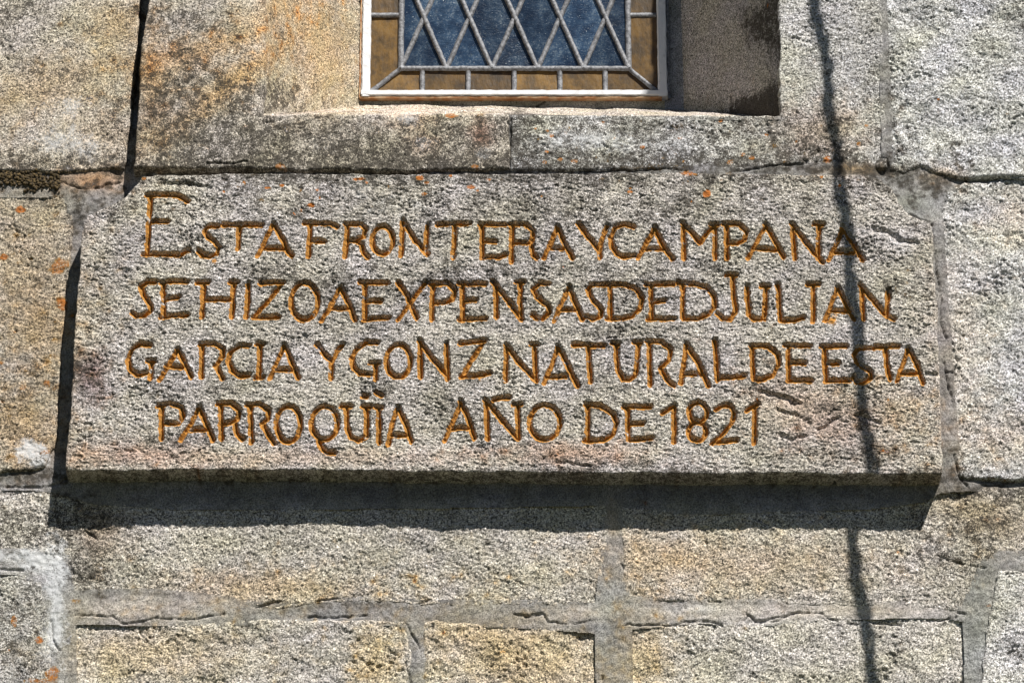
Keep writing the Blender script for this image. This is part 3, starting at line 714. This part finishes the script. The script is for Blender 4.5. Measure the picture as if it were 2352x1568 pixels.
# the lighter, smoother lime pointing, the darker cement in the upright joint, and a darker band under the slab
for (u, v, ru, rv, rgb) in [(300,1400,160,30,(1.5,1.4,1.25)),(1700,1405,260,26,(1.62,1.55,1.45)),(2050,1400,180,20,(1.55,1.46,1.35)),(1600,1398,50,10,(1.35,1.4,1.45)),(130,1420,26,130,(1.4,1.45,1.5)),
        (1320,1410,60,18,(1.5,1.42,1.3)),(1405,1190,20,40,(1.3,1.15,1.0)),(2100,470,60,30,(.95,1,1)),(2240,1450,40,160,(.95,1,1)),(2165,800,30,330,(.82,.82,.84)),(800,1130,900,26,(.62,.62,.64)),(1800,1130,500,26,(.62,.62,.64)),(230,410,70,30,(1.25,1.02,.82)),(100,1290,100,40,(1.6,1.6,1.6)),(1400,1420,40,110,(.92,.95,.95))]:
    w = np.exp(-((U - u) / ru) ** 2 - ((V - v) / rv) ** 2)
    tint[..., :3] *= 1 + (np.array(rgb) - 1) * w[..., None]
marks[..., 0] -= .05
q = grid_quads(*X.shape)
kf = keep.ravel()[q].all(1)
me = mesh_np('mortar', np.stack([X.ravel(), -h.ravel(), Z.ravel()], 1), q[kf], {'tint': tint.reshape(-1, 4), 'marks': marks.reshape(-1, 4)})
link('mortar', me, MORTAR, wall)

# ------------------------------------------------------------------ window opening: splayed jambs and sloping sill
WY = .44                                    # depth of the window plane behind the wall face
def px3(u, v, y):
    x, z = unproj(u, v, y); return np.array([float(x), y, float(z)])
def patch(name, A, B, C, D_, base, p, seed, label=None, res=.0028, mat=STONE, amp=1.0, flip=False, extra=None):
    """rough four-cornered stone face A-B-C-D"""
    A, B, C, D_ = map(np.array, (A, B, C, D_))
    nu = max(4, int(np.linalg.norm(B - A) / res)); nv = max(4, int(np.linalg.norm(D_ - A) / res))
    s, t = np.meshgrid(np.linspace(0, 1, nu), np.linspace(0, 1, nv))
    s3, t3 = s[..., None], t[..., None]
    Pp = (A * (1 - s3) + B * s3) * (1 - t3) + (D_ * (1 - s3) + C * s3) * t3
    n = np.cross(B - A, D_ - A); n = n / np.linalg.norm(n)
    if flip: n = -n
    a = s * np.linalg.norm(B - A); b = t * np.linalg.norm(D_ - A)
    hh = relief(a + seed, b, p, seed) * amp
    Pp = Pp + n * hh[..., None]
    Uu, Vv = proj(Pp[..., 0], Pp[..., 1], Pp[..., 2])
    marks, tint = marks_at(Uu, Vv, a + seed, b, base)
    if extra: extra(Uu, Vv, marks, tint)
    q = grid_quads(nv, nu)
    o = link(name, mesh_np(name, Pp.reshape(-1, 3), q, {'tint': tint.reshape(-1, 4), 'marks': marks.reshape(-1, 4)}), mat, wall)
    if label: o['label'] = label
    return o
TOPZ = 1.95
fl = px3(597, 264, -.030); bl = px3(826, 236, WY)
fr = px3(1799, 268, -.032); br = px3(1570, 252, WY)
def up(p, z=TOPZ): return np.array([p[0], p[1], z])
SM = dict(big=.003, mid=.0014, fine=.0011, grain=.0010, pit=.0018)
# split the tall jambs so that only the part in view is finely cut
def zat(v, y): return float(unproj(0, v, y)[1])
zc1 = zat(-30, WY) + .02
def dn(p, d=.03): return p - np.array([0, 0, d])
patch('jamb', dn(fl), dn(bl), up(bl, zc1), up(fl, zc1), (1.08, .98, .80), SM, 31, 'sunlit left splay of the window opening', flip=False)
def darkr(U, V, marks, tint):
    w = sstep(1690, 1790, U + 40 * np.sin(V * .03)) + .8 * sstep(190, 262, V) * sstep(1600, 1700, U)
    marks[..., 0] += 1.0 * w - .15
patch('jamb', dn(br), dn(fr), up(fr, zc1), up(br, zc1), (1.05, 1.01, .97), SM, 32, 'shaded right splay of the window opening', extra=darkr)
patch('jamb', up(fl, zc1), up(bl, zc1), up(bl), up(fl), (1.05, .97, .82), SM, 31, res=.03)
patch('jamb', up(br, zc1), up(fr, zc1), up(fr), up(br), (.92, .89, .85), SM, 32, res=.03)
# sill, tinted pale: three strips sloping up to the window
bl2 = px3(815, 240, WY + .01); br2 = px3(1585, 254, WY + .01)
patch('sill', px3(560, 263, -.046) - np.array([0, 0, .006]), px3(1812, 267, -.024) - np.array([0, 0, .006]), br2 + np.array([.05, 0, 0]), bl2 + np.array([-.05, 0, 0]), (1.12, 1.0, .88), dict(SM, big=.006, mid=.003), 33, 'sloping pale sill', res=.003)
# plaster margin between the frame and the right splay
i0 = px3(1528, 262, WY + .012); i1 = px3(1574, 262, WY - .004)
patch('plaster_margin', i0, i1, up(i1), up(i0), (.9, .92, .98), dict(SM, pit=.002), 34, res=.004, mat=MORTAR)
i0 = px3(812, 262, WY - .002); i1 = px3(834, 262, WY + .012)
patch('plaster_margin', i0, i1, up(i1), up(i0), (1.15, 1.05, .9), dict(SM, pit=.001), 35, res=.004, mat=MORTAR)
i0 = px3(815, 250, WY + .018); i1 = px3(1545, 258, WY + .018)
patch('plaster_margin', i0, i1, i1 + np.array([0, 0, .03]), i0 + np.array([0, 0, .045]), (1.5, 1.4, 1.25), dict(SM, mid=.004, big=.008), 36, res=.003, mat=MORTAR)

# ------------------------------------------------------------------ leaded window
win = empty('leaded_window', (0.01, WY, float(unproj(1180, 226, WY)[1])), category='window',
            label='leaded glass window with blue diamond panes, amber border panes and white painted frame')
def simple(name, rgb, rough=.6, metal=0.0, rgb2=None, scale=60, bump=0.0, spec=.5, lo=.35, hi=.65, bscale=None):
    m, nd, lk, bs = nodes_of(name)
    tc = N(nd, 'ShaderNodeTexCoord').outputs['Object']
    n = noise(nd, lk, tc, scale, 5, .65)
    lk.new(mix(nd, lk, maprange(nd, lk, n, lo, hi), rgb, rgb2 or rgb), bs.inputs['Base Color'])
    bs.inputs['Roughness'].default_value = rough; bs.inputs['Metallic'].default_value = metal
    bs.inputs['Specular IOR Level'].default_value = spec
    if bump:
        b = N(nd, 'ShaderNodeBump'); b.inputs['Strength'].default_value = bump; b.inputs['Distance'].default_value = .002
        lk.new(noise(nd, lk, tc, bscale or scale * 2, 3, .6), b.inputs['Height']); lk.new(b.outputs[0], bs.inputs['Normal'])
    return m
FRAME = simple('white_painted_iron', (.66, .66, .67), .55, 0, (.40, .39, .38), 45, .5, lo=.55, hi=.8)
RUST = simple('rusty_putty', (.36, .15, .05), .8, 0, (.50, .34, .20), 50, .3)
LEAD = simple('weathered_lead', (.085, .085, .09), .6, .1, (.25, .25, .26), 130, .35)
def glass(name, a, b, c, rough, wob, zs=3.2, zscale=90):
    m, nd, lk, bs = nodes_of(name)
    tc = N(nd, 'ShaderNodeTexCoord').outputs['Object']
    n1 = noise(nd, lk, tc, 16, 6, .7); n2 = noise(nd, lk, tc, 240, 4, .75)
    mp = N(nd, 'ShaderNodeMapping'); mp.inputs['Scale'].default_value = (1, 1, zs); lk.new(tc, mp.inputs['Vector'])
    n3 = noise(nd, lk, mp.outputs[0], zscale, 4, .6)
    col = mix(nd, lk, maprange(nd, lk, n1, .35, .68), a, b)
    s = mth(nd, lk, 'ADD', mth(nd, lk, 'MULTIPLY', n1, .5), mth(nd, lk, 'MULTIPLY', n2, .5))
    col = mix(nd, lk, maprange(nd, lk, s, .50, .68, 0, .70), col, c)
    col = mix(nd, lk, maprange(nd, lk, n3, .5, .7, 0, .3), col, b)
    spk = maprange(nd, lk, noise(nd, lk, tc, 420, 2, .5), .72, .75)
    if zs > 1: col = mix(nd, lk, spk, col, (.65, .68, .68))
    oi = N(nd, 'ShaderNodeObjectInfo').outputs['Random']
    col = mix(nd, lk, 1.0, col, maprange(nd, lk, oi, 0, 1, .7, 1.35), 'MULTIPLY')
    lk.new(col, bs.inputs['Base Color']); bs.inputs['Roughness'].default_value = rough
    bp = N(nd, 'ShaderNodeBump'); bp.inputs['Strength'].default_value = wob; bp.inputs['Distance'].default_value = .002
    lk.new(n3, bp.inputs['Height']); lk.new(bp.outputs[0], bs.inputs['Normal'])
    return m
BLUE = glass('dusty_blue_glass', (.008, .018, .038), (.026, .054, .098), (.20, .235, .25), .2, .5)  # blue base carries the reflected sky in its colour
AMBER = glass('amber_glass', (.045, .024, .003), (.16, .080, .008), (.13, .085, .028), .4, .5, .45, 70)

def W(u, v, dy=0.0):
    return px3(u, v, WY + dy)
def strip(name, pts, width, thick, mat, y0, parent=win, taper=1.0, mitre=None, seed=0):
    """flattened rounded bar along a line of points on the window plane"""
    prof = [(-.5, 0), (-.42, .6), (-.18, 1.0), (.18, 1.0), (.42, .6), (.5, 0)]
    P = [np.array(p) for p in pts]
    # resample for a slightly hand-made line
    out = []
    for a, b in zip(P[:-1], P[1:]):
        n = max(2, int(np.linalg.norm(b - a) / .012))
        for k in range(n): out.append(a + (b - a) * k / n)
    out.append(P[-1])
    r = np.random.RandomState(seed)
    vs = []
    for i, c in enumerate(out):
        d = out[min(i + 1, len(out) - 1)] - out[max(i - 1, 0)]; d = d / np.linalg.norm(d)
        nrm = np.array([-d[2], 0, d[0]])
        w = width * (1 + .05 * r.uniform(-1, 1)); th = thick * (1 + .08 * r.uniform(-1, 1))
        off = r.uniform(-.0005, .0005)
        for a, b in prof:
            vs.append([c[0] + nrm[0] * (a * w + off), y0 - th * b, c[2] + nrm[2] * (a * w + off)])
    k = len(prof); fs = []
    for i in range(len(out) - 1):
        for j in range(k - 1):
            fs.append((i * k + j, i * k + j + 1, (i + 1) * k + j + 1, (i + 1) * k + j))
    fs.append(tuple(range(k))); fs.append(tuple(range((len(out) - 1) * k, len(out) * k))[::-1])
    return pyd(name, vs, fs, mat, parent, smooth=True)
TOPV = -250
xl, xr = W(920.5, 159)[0], W(1444, 159)[0]
zb = W(1180, 159)[2]
xol, xor_ = W(850, 211)[0], W(1511, 211)[0]
zob = W(1180, 212)[2]
ztop = TOPZ - .05
zt = W(1180, TOPV)[2]
dxs = (xr - xl) / 5.0
hh = W(1180, 38)[2] - W(1180, 156)[2]
# diamond panes, each its own piece
def clip(poly, axis_, val, keep_less):
    out = []
    for i in range(len(poly)):
        a, b = poly[i], poly[(i + 1) % len(poly)]
        ia = (a[axis_] <= val) if keep_less else (a[axis_] >= val)
        ib = (b[axis_] <= val) if keep_less else (b[axis_] >= val)
        if ia: out.append(a)
        if ia != ib:
            t_ = (val - a[axis_]) / (b[axis_] - a[axis_])
            out.append((a[0] + t_ * (b[0] - a[0]), a[1] + t_ * (b[1] - a[1])))
    return out
rp = np.random.RandomState(3)
def pane(poly, mat, name='pane', th=.004):
    cx_ = sum(p[0] for p in poly) / len(poly); cz_ = sum(p[1] for p in poly) / len(poly)
    ta, tb = rp.uniform(-.03, .03, 2)
    f = [(p[0], WY + (p[0] - cx_) * ta + (p[1] - cz_) * tb, p[1]) for p in poly]
    bk = [(a, b + th, c) for a, b, c in f]
    n = len(poly)
    return f + bk, [tuple(range(n))] + [tuple(range(n, 2 * n))[::-1]] + [(i, i + n, (i + 1) % n + n, (i + 1) % n) for i in range(n)]
upper_v, upper_f = [], []
nrows = int((ztop - zb) / hh) + 2
for r_ in range(-1, nrows):
    for c_ in range(-1, 7):
        if (r_ % 2 == 1): cxx = xl + c_ * dxs
        else: cxx = xl + (c_ + .5) * dxs
        czz = zb + r_ * hh
        poly = [(cxx - dxs / 2, czz), (cxx, czz - hh), (cxx + dxs / 2, czz), (cxx, czz + hh)]
        for ax_, val, less in ((0, xl, False), (0, xr, True), (1, zb, False), (1, ztop, True)):
            if len(poly) > 2: poly = clip(poly, ax_, val, less)
        if len(poly) < 3: continue
        area = .5 * abs(sum(poly[i][0] * poly[(i + 1) % len(poly)][1] - poly[(i + 1) % len(poly)][0] * poly[i][1] for i in range(len(poly))))
        if area < 2e-5: continue
        vs, fs = pane(poly, BLUE)
        if czz - hh < W(1180, 0)[2]: pyd('diamond_pane', vs, fs, BLUE, win)
        else:
            o_ = len(upper_v); upper_v += vs; upper_f += [tuple(i + o_ for i in f) for f in fs]
o = pyd('upper_panes', upper_v, upper_f, BLUE, win); o['kind'] = 'stuff'
# lattice of lead came
def latt(sign, y0, seed0):
    k = 0
    for c_ in range(-40, 46):
        # line through (xl + c*dxs, zb) with slope sign*2hh/dxs
        sl_ = sign * 2 * hh / dxs
        x0_ = xl + c_ * dxs
        ts = []
        za, zb_ = (xl - x0_) * sl_ + zb, (xr - x0_) * sl_ + zb
        lo_, hi_ = max(min(za, zb_), zb), min(max(za, zb_), ztop)
        if hi_ - lo_ < .01 or lo_ > W(0, -60)[2] and False: continue
        p0 = ((lo_ - zb) / sl_ + x0_, lo_); p1 = ((hi_ - zb) / sl_ + x0_, hi_)
        if lo_ > W(1180, -10)[2]: 
            upper_l.append((p0, p1, y0)); continue
        strip('lead_came', [(p0[0], 0, p0[1]), (p1[0], 0, p1[1])], 0.0128, .0062, LEAD, y0, seed=seed0 + c_ + 50)
upper_l = []
latt(1, WY - .0005, 0)
latt(-1, WY - .0030, 100)
vv, ff = [], []
for p0, p1, y0 in upper_l:
    d = np.array([p1[0] - p0[0], p1[1] - p0[1]]); d /= np.linalg.norm(d); n_ = np.array([-d[1], d[0]]) * .0065
    b_ = len(vv)
    for (a, b) in (p0, p1):
        for s_, dy_ in ((-1, 0), (-.5, -.004), (.5, -.004), (1, 0)):
            vv.append((a + n_[0] * s_, y0 + dy_, b + n_[1] * s_))
    ff += [(b_ + j, b_ + j + 1, b_ + j + 5, b_ + j + 4) for j in range(3)]
o = pyd('upper_lead_lattice', vv, ff, LEAD, win); o['kind'] = 'stuff'
# border cames
strip('lead_came', [(xl, 0, zb - .003), (xl, 0, ztop)], .015, .006, LEAD, WY - .002, seed=201)
strip('lead_came', [(xr, 0, zb - .003), (xr, 0, ztop)], .015, .006, LEAD, WY - .002, seed=202)
strip('lead_came', [(xl - .004, 0, zb), (xr + .004, 0, zb)], .0135, .006, LEAD, WY - .0025, seed=203)
strip('lead_came', [(xol - .002, 0, zob - .004), (xl, 0, zb)], .012, .0055, LEAD, WY - .003, seed=204)
strip('lead_came', [(xor_ + .004, 0, zob - .006), (xr, 0, zb)], .012, .0055, LEAD, WY - .003, seed=205)
small_x = [float(W(u, 185)[0]) for u in (970, 1075.5, 1181, 1286, 1390)]
for i, x in enumerate(small_x):
    strip('lead_came', [(x, 0, zob - .006), (x, 0, zb)], .013, .005, LEAD, WY - .001, seed=210 + i)
zc_h = float(W(885, 36)[2]); stepz = .215
hz_list = [zc_h + k * stepz for k in range(5)]
for i, z in enumerate(hz_list):
    for a, b in ((xol - .003, xl), (xr, xor_ + .003)):
        strip('lead_came', [(a, 0, z), (b, 0, z)], .013, .005, LEAD, WY - .001, seed=230 + i)
# amber border panes
def prism(poly, mat, name):
    vs, fs = pane(poly, mat); return pyd(name, vs, fs, mat, win)
edges = [xl] + small_x + [xr]
for i in range(6):
    a, b = edges[i], edges[i + 1]
    if i == 0: poly = [(xol, zob), (b, zob), (b, zb), (xl, zb)]
    elif i == 5: poly = [(a, zob), (xor_, zob), (xr, zb), (a, zb)]
    else: poly = [(a, zob), (b, zob), (b, zb), (a, zb)]
    prism(poly, AMBER, 'border_pane')
zz = hz_list + [ztop]
for (a, b, side) in ((xol, xl, 0), (xr, xor_, 1)):
    if side == 0: prism([(a, zob), (b, zb), (b, zz[0]), (a, zz[0])], AMBER, 'border_pane')
    else: prism([(b, zob), (b, zz[0]), (a, zz[0]), (a, zb)], AMBER, 'border_pane')
    for i in range(len(zz) - 1):
        prism([(a, zz[i]), (b, zz[i]), (b, zz[i + 1]), (a, zz[i + 1])], AMBER, 'border_pane')
# frame: three bars (left, right, bottom) with a rounded lumpy front and a rusty outer edge
def bar(name, a, b, w, d, mat, y0, seed, vertical, round_=.004):
    """lumpy rectangular bar from a to b (x,z), w wide, d deep, front at y0"""
    r = np.random.RandomState(seed); a = np.array(a, float); b = np.array(b, float)
    n = max(3, int(np.linalg.norm(b - a) / .010)) if np.linalg.norm(b - a) < 1.2 else 120
    prof = [(-.5, d), (-.5, .004), (-.38, 0), (.36, 0), (.5, .004), (.5, d)]
    vs = []
    dirv = (b - a) / np.linalg.norm(b - a); nr = np.array([-dirv[1], dirv[0]])
    for i in range(n + 1):
        c = a + (b - a) * i / n
        for j, (s, e) in enumerate(prof):
            jt = r.uniform(-.0009, .0009) if j not in (0, 5) else 0
            vs.append((c[0] + nr[0] * (s * w + jt), y0 + e + jt * .5, c[1] + nr[1] * (s * w + jt)))
    k = len(prof); fs = []
    for i in range(n):
        for j in range(k - 1): fs.append((i * k + j, i * k + j + 1, (i + 1) * k + j + 1, (i + 1) * k + j))
    fs.append(tuple(range(k))); fs.append(tuple(range(n * k, n * k + k))[::-1])
    return pyd(name, vs, fs, mat, win, smooth=False)
fwl = .022; FY = WY - .014
zfb = zob - .009
bar('frame_bar', (xol - .011, zfb - .008), (xol - .011, ztop), .0225, .034, FRAME, FY, 1, True)
bar('frame_bar', (xor_ + .012, zfb - .008), (xor_ + .012, ztop), .024, .034, FRAME, FY, 2, True)
bar('frame_bar', (xol - .022, zfb + .002), (xor_ + .024, zfb + .002), .015, .034, FRAME, FY - .001, 3, False)
bar('frame_edge', (xol - .0250, zfb - .010), (xol - .0250, ztop), .0045, .034, RUST, FY + .004, 4, True)
bar('frame_edge', (xol - .026, zfb - .0095), (xor_ + .01, zfb - .0095), .004, .020, RUST, FY + .003, 5, False)
bar('frame_edge', (xor_ + .0275, zfb - .010), (xor_ + .0275, ztop), .006, .024, LEAD, FY + .010, 6, True)

# ------------------------------------------------------------------ rest of the building around the picture (backing wall with the window hole)
BACK, nd, lk, bs = nodes_of('backing_masonry')
tc = N(nd, 'ShaderNodeTexCoord').outputs['Object']
mp = N(nd, 'ShaderNodeMapping'); mp.inputs['Rotation'].default_value = (math.pi / 2, 0, 0); lk.new(tc, mp.inputs['Vector'])
br_ = N(nd, 'ShaderNodeTexBrick'); br_.inputs['Scale'].default_value = 1.0
br_.inputs['Brick Width'].default_value = .95; br_.inputs['Row Height'].default_value = .42; br_.inputs['Mortar Size'].default_value = .015
br_.inputs['Color1'].default_value = (.42, .39, .34, 1); br_.inputs['Color2'].default_value = (.34, .31, .27, 1); br_.inputs['Mortar'].default_value = (.22, .21, .2, 1)
lk.new(mp.outputs[0], br_.inputs['Vector'])
lk.new(mix(nd, lk, 1.0, br_.outputs[0], maprange(nd, lk, noise(nd, lk, tc, 60, 6, .7), .3, .7, .5, 1.3), 'MULTIPLY'), bs.inputs['Base Color'])
bs.inputs['Roughness'].default_value = .9
def boxes(lst):
    vs, fs = [], []
    for (x0, x1, y0, y1, z0, z1) in lst:
        b = len(vs)
        vs += [(x0, y0, z0), (x1, y0, z0), (x1, y1, z0), (x0, y1, z0), (x0, y0, z1), (x1, y0, z1), (x1, y1, z1), (x0, y1, z1)]
        fs += [tuple(b + i for i in f) for f in ((0, 1, 5, 4), (1, 2, 6, 5), (2, 3, 7, 6), (3, 0, 4, 7), (4, 5, 6, 7), (3, 2, 1, 0))]
    return vs, fs
hx0 = fl[0] - .02; hx1 = fr[0] + .02; hz0 = fl[2] - .03
vs, fs = boxes([(-6, hx0, .03, .8, GROUND_Z, 3.2), (hx1, 6, .03, .8, GROUND_Z, 3.2), (hx0, hx1, .03, .8, GROUND_Z, hz0), (hx0, hx1, .03, .8, TOPZ, 3.2)])
pyd('backing_masonry', vs, fs, BACK, wall)
# outer face courses beyond the picture, so that the wall goes on
vs, fs = boxes([(-6, unproj(-425, 784)[0], -.004, .029, GROUND_Z, 3.2), (unproj(2765, 784)[0], 6, -.004, .029, GROUND_Z, 3.2),
                (unproj(-424, 784)[0], unproj(2764, 784)[0], -.004, .029, GROUND_Z, unproj(0, 1905)[1]),
                (unproj(-424, 784)[0], unproj(340, 784)[0], -.004, .029, unproj(0, -425)[1], 3.2), (unproj(2050, 784)[0], unproj(2764, 784)[0], -.004, .029, unproj(0, -425)[1], 3.2)])
pyd('outer_masonry', vs, fs, BACK, wall)
vs, fs = boxes([(hx0 + .021, hx1 - .021, WY + .06, WY + .07, hz0, TOPZ)])
DARK = simple('dark_interior', (.01, .01, .01), .9)
pyd('interior_board', vs, fs, DARK, wall)

# moss cushions in the joint at the upper left
MOSS = simple('dry_moss', (.030, .020, .008), .95, 0, (.20, .13, .045), 180, .8, lo=.4, hi=.75)
rm = np.random.RandomState(11)
t_ = (1 + 5 ** .5) / 2
ICO = np.array([(-1,t_,0),(1,t_,0),(-1,-t_,0),(1,-t_,0),(0,-1,t_),(0,1,t_),(0,-1,-t_),(0,1,-t_),(t_,0,-1),(t_,0,1),(-t_,0,-1),(-t_,0,1)]) / 1.9
IF = [(0,11,5),(0,5,1),(0,1,7),(0,7,10),(0,10,11),(1,5,9),(5,11,4),(11,10,2),(10,7,6),(7,1,8),(3,9,4),(3,4,2),(3,2,6),(3,6,8),(3,8,9),(4,9,5),(2,4,11),(6,2,10),(8,6,7),(9,8,1)]
vs, fs = [], []
for _ in range(620):
    u = rm.uniform(-60, 138); 
    v = 405 + (u / 138) * 14 + rm.normal(0, 10)
    if u > 100 and rm.rand() < .4: continue
    x, z = unproj(u, v, -.014)
    r_ = rm.uniform(.0018, .0052)
    b = len(vs)
    jit = 1 + rm.uniform(-.25, .25, (12, 1))
    for p in ICO * jit: vs.append((x + p[0] * r_, -.012 - r_ * .7 * rm.uniform(.6, 1) + p[1] * r_, z + p[2] * r_))
    fs += [tuple(b + i for i in f) for f in IF]
o = pyd('moss', vs, fs, MOSS, None, smooth=True)
o['kind'] = 'stuff'; o['label'] = 'dry brown moss cushions in the joint at the upper left'; o['category'] = 'moss'

# ------------------------------------------------------------------ ground in front of the church
GRD, nd, lk, bs = nodes_of('dry_grass_ground')
tc = N(nd, 'ShaderNodeTexCoord').outputs['Object']
lk.new(mix(nd, lk, noise(nd, lk, tc, 3, 8, .7), (.03, .045, .015), (.09, .085, .05)), bs.inputs['Base Color'])
bs.inputs['Roughness'].default_value = .95
g_ = 150.0
o = pyd('ground', [(-g_, -g_, GROUND_Z), (g_, -g_, GROUND_Z), (g_, .8, GROUND_Z), (-g_, .8, GROUND_Z)], [(0, 1, 2, 3)], GRD); o['kind'] = 'structure'

# ------------------------------------------------------------------ the cable that hangs clear of the wall to the right; its shadow crosses the slab
shadow = [(1880,-160,.045),(1884,-10,.045),(1890,60,.044),(1903,150,.042),(1912,220,.040),(1918,300,.036),(1928,370,.034),(1936,440,.075),(1944,520,.075),(1952,620,.075),(1961,700,.075),(1970,800,.075),
          (1979,880,.075),(1992,950,.075),(1990,1000,.075),(2005,1075,.075),(1961,1245,.002),(1972,1320,.002),(1984,1420,0),(1992,1500,0),(2004,1570,0),(2022,1700,0)]
CD = .80
pts = []
sv = np.array([SUN.x, SUN.y, SUN.z]) / abs(SUN.y)
for u, v, l in shadow:
    x, z = unproj(u, v, -l)
    p = np.array([float(x), -l, float(z)]); pts.append(p + sv * (CD - l))
pts = [np.array([pts[0][0] - .10, -CD, pts[0][2] + .5]), np.array([pts[0][0] - .02, -CD, pts[0][2] + .2])] + pts
pts = pts + [pts[-1] + np.array([.15, 0, -1.0]), np.array([pts[-1][0] + .6, -CD, GROUND_Z + .05])]
pts.sort(key=lambda p: -p[2])
cable = empty('hanging_cable', tuple(pts[-1]), category='cable', label='dark twisted cable hanging clear of the wall whose shadow crosses the inscription')
P3 = []
for a, b in zip(pts[:-1], pts[1:]):
    n = max(1, int(np.linalg.norm(b - a) / .02))
    for k in range(n): P3.append(a + (b - a) * k / n)
P3.append(pts[-1]); P3 = np.array(P3)
for _ in range(2): P3[1:-1] = (P3[:-2] + P3[1:-1] + P3[2:]) / 3
CAB = simple('black_cable_sheath', (.02, .02, .02), .6, 0, (.05, .05, .05), 60)
L_ = np.concatenate([[0], np.cumsum(np.linalg.norm(np.diff(P3, axis=0), axis=1))])
for s_ in range(3):
    vs, fs = [], []
    ph = s_ * 2 * math.pi / 3
    k = 8; rad = .0064
    for i, p in enumerate(P3):
        ang = L_[i] * 2 * math.pi / .19 + ph
        ang += 1.3 * math.sin(L_[i] * 7.1) + .8 * math.sin(L_[i] * 17.3 + 1)
        c = p + (.0086 + .0036 * math.sin(L_[i] * 11.7 + s_ * 1.7)) * np.array([math.cos(ang), math.sin(ang), 0]) + np.array([.004 * math.sin(L_[i] * 23.0 + 2) + .004 * math.sin(L_[i] * 9.0), 0, 0])
        for j in range(k):
            th = 2 * math.pi * j / k
            vs.append((c[0] + rad * math.cos(th), c[1] + rad * math.sin(th), c[2]))
    for i in range(len(P3) - 1):
        for j in range(k):
            fs.append((i * k + j, i * k + (j + 1) % k, (i + 1) * k + (j + 1) % k, (i + 1) * k + j))
    fs.append(tuple(range(k))[::-1]); fs.append(tuple(range((len(P3) - 1) * k, len(P3) * k)))
    pyd('cable_strand', vs, fs, CAB, cable, smooth=True)
top = P3[0]
IRON = simple('iron', (.05, .05, .05), .5, .6)
br0 = empty('wall_bracket', (top[0], 0, top[2]), category='bracket', label='iron wall bracket high on the wall holding the hanging cable')
vs, fs = boxes([(top[0] - .012, top[0] + .012, -CD - .03, -.012, top[2] + .002, top[2] + .026)])
pyd('arm', vs, fs, IRON, br0)
vs, fs = boxes([(top[0] - .05, top[0] + .05, -.012, -.002, top[2] - .08, top[2] + .10)])
pyd('base_plate', vs, fs, IRON, br0)
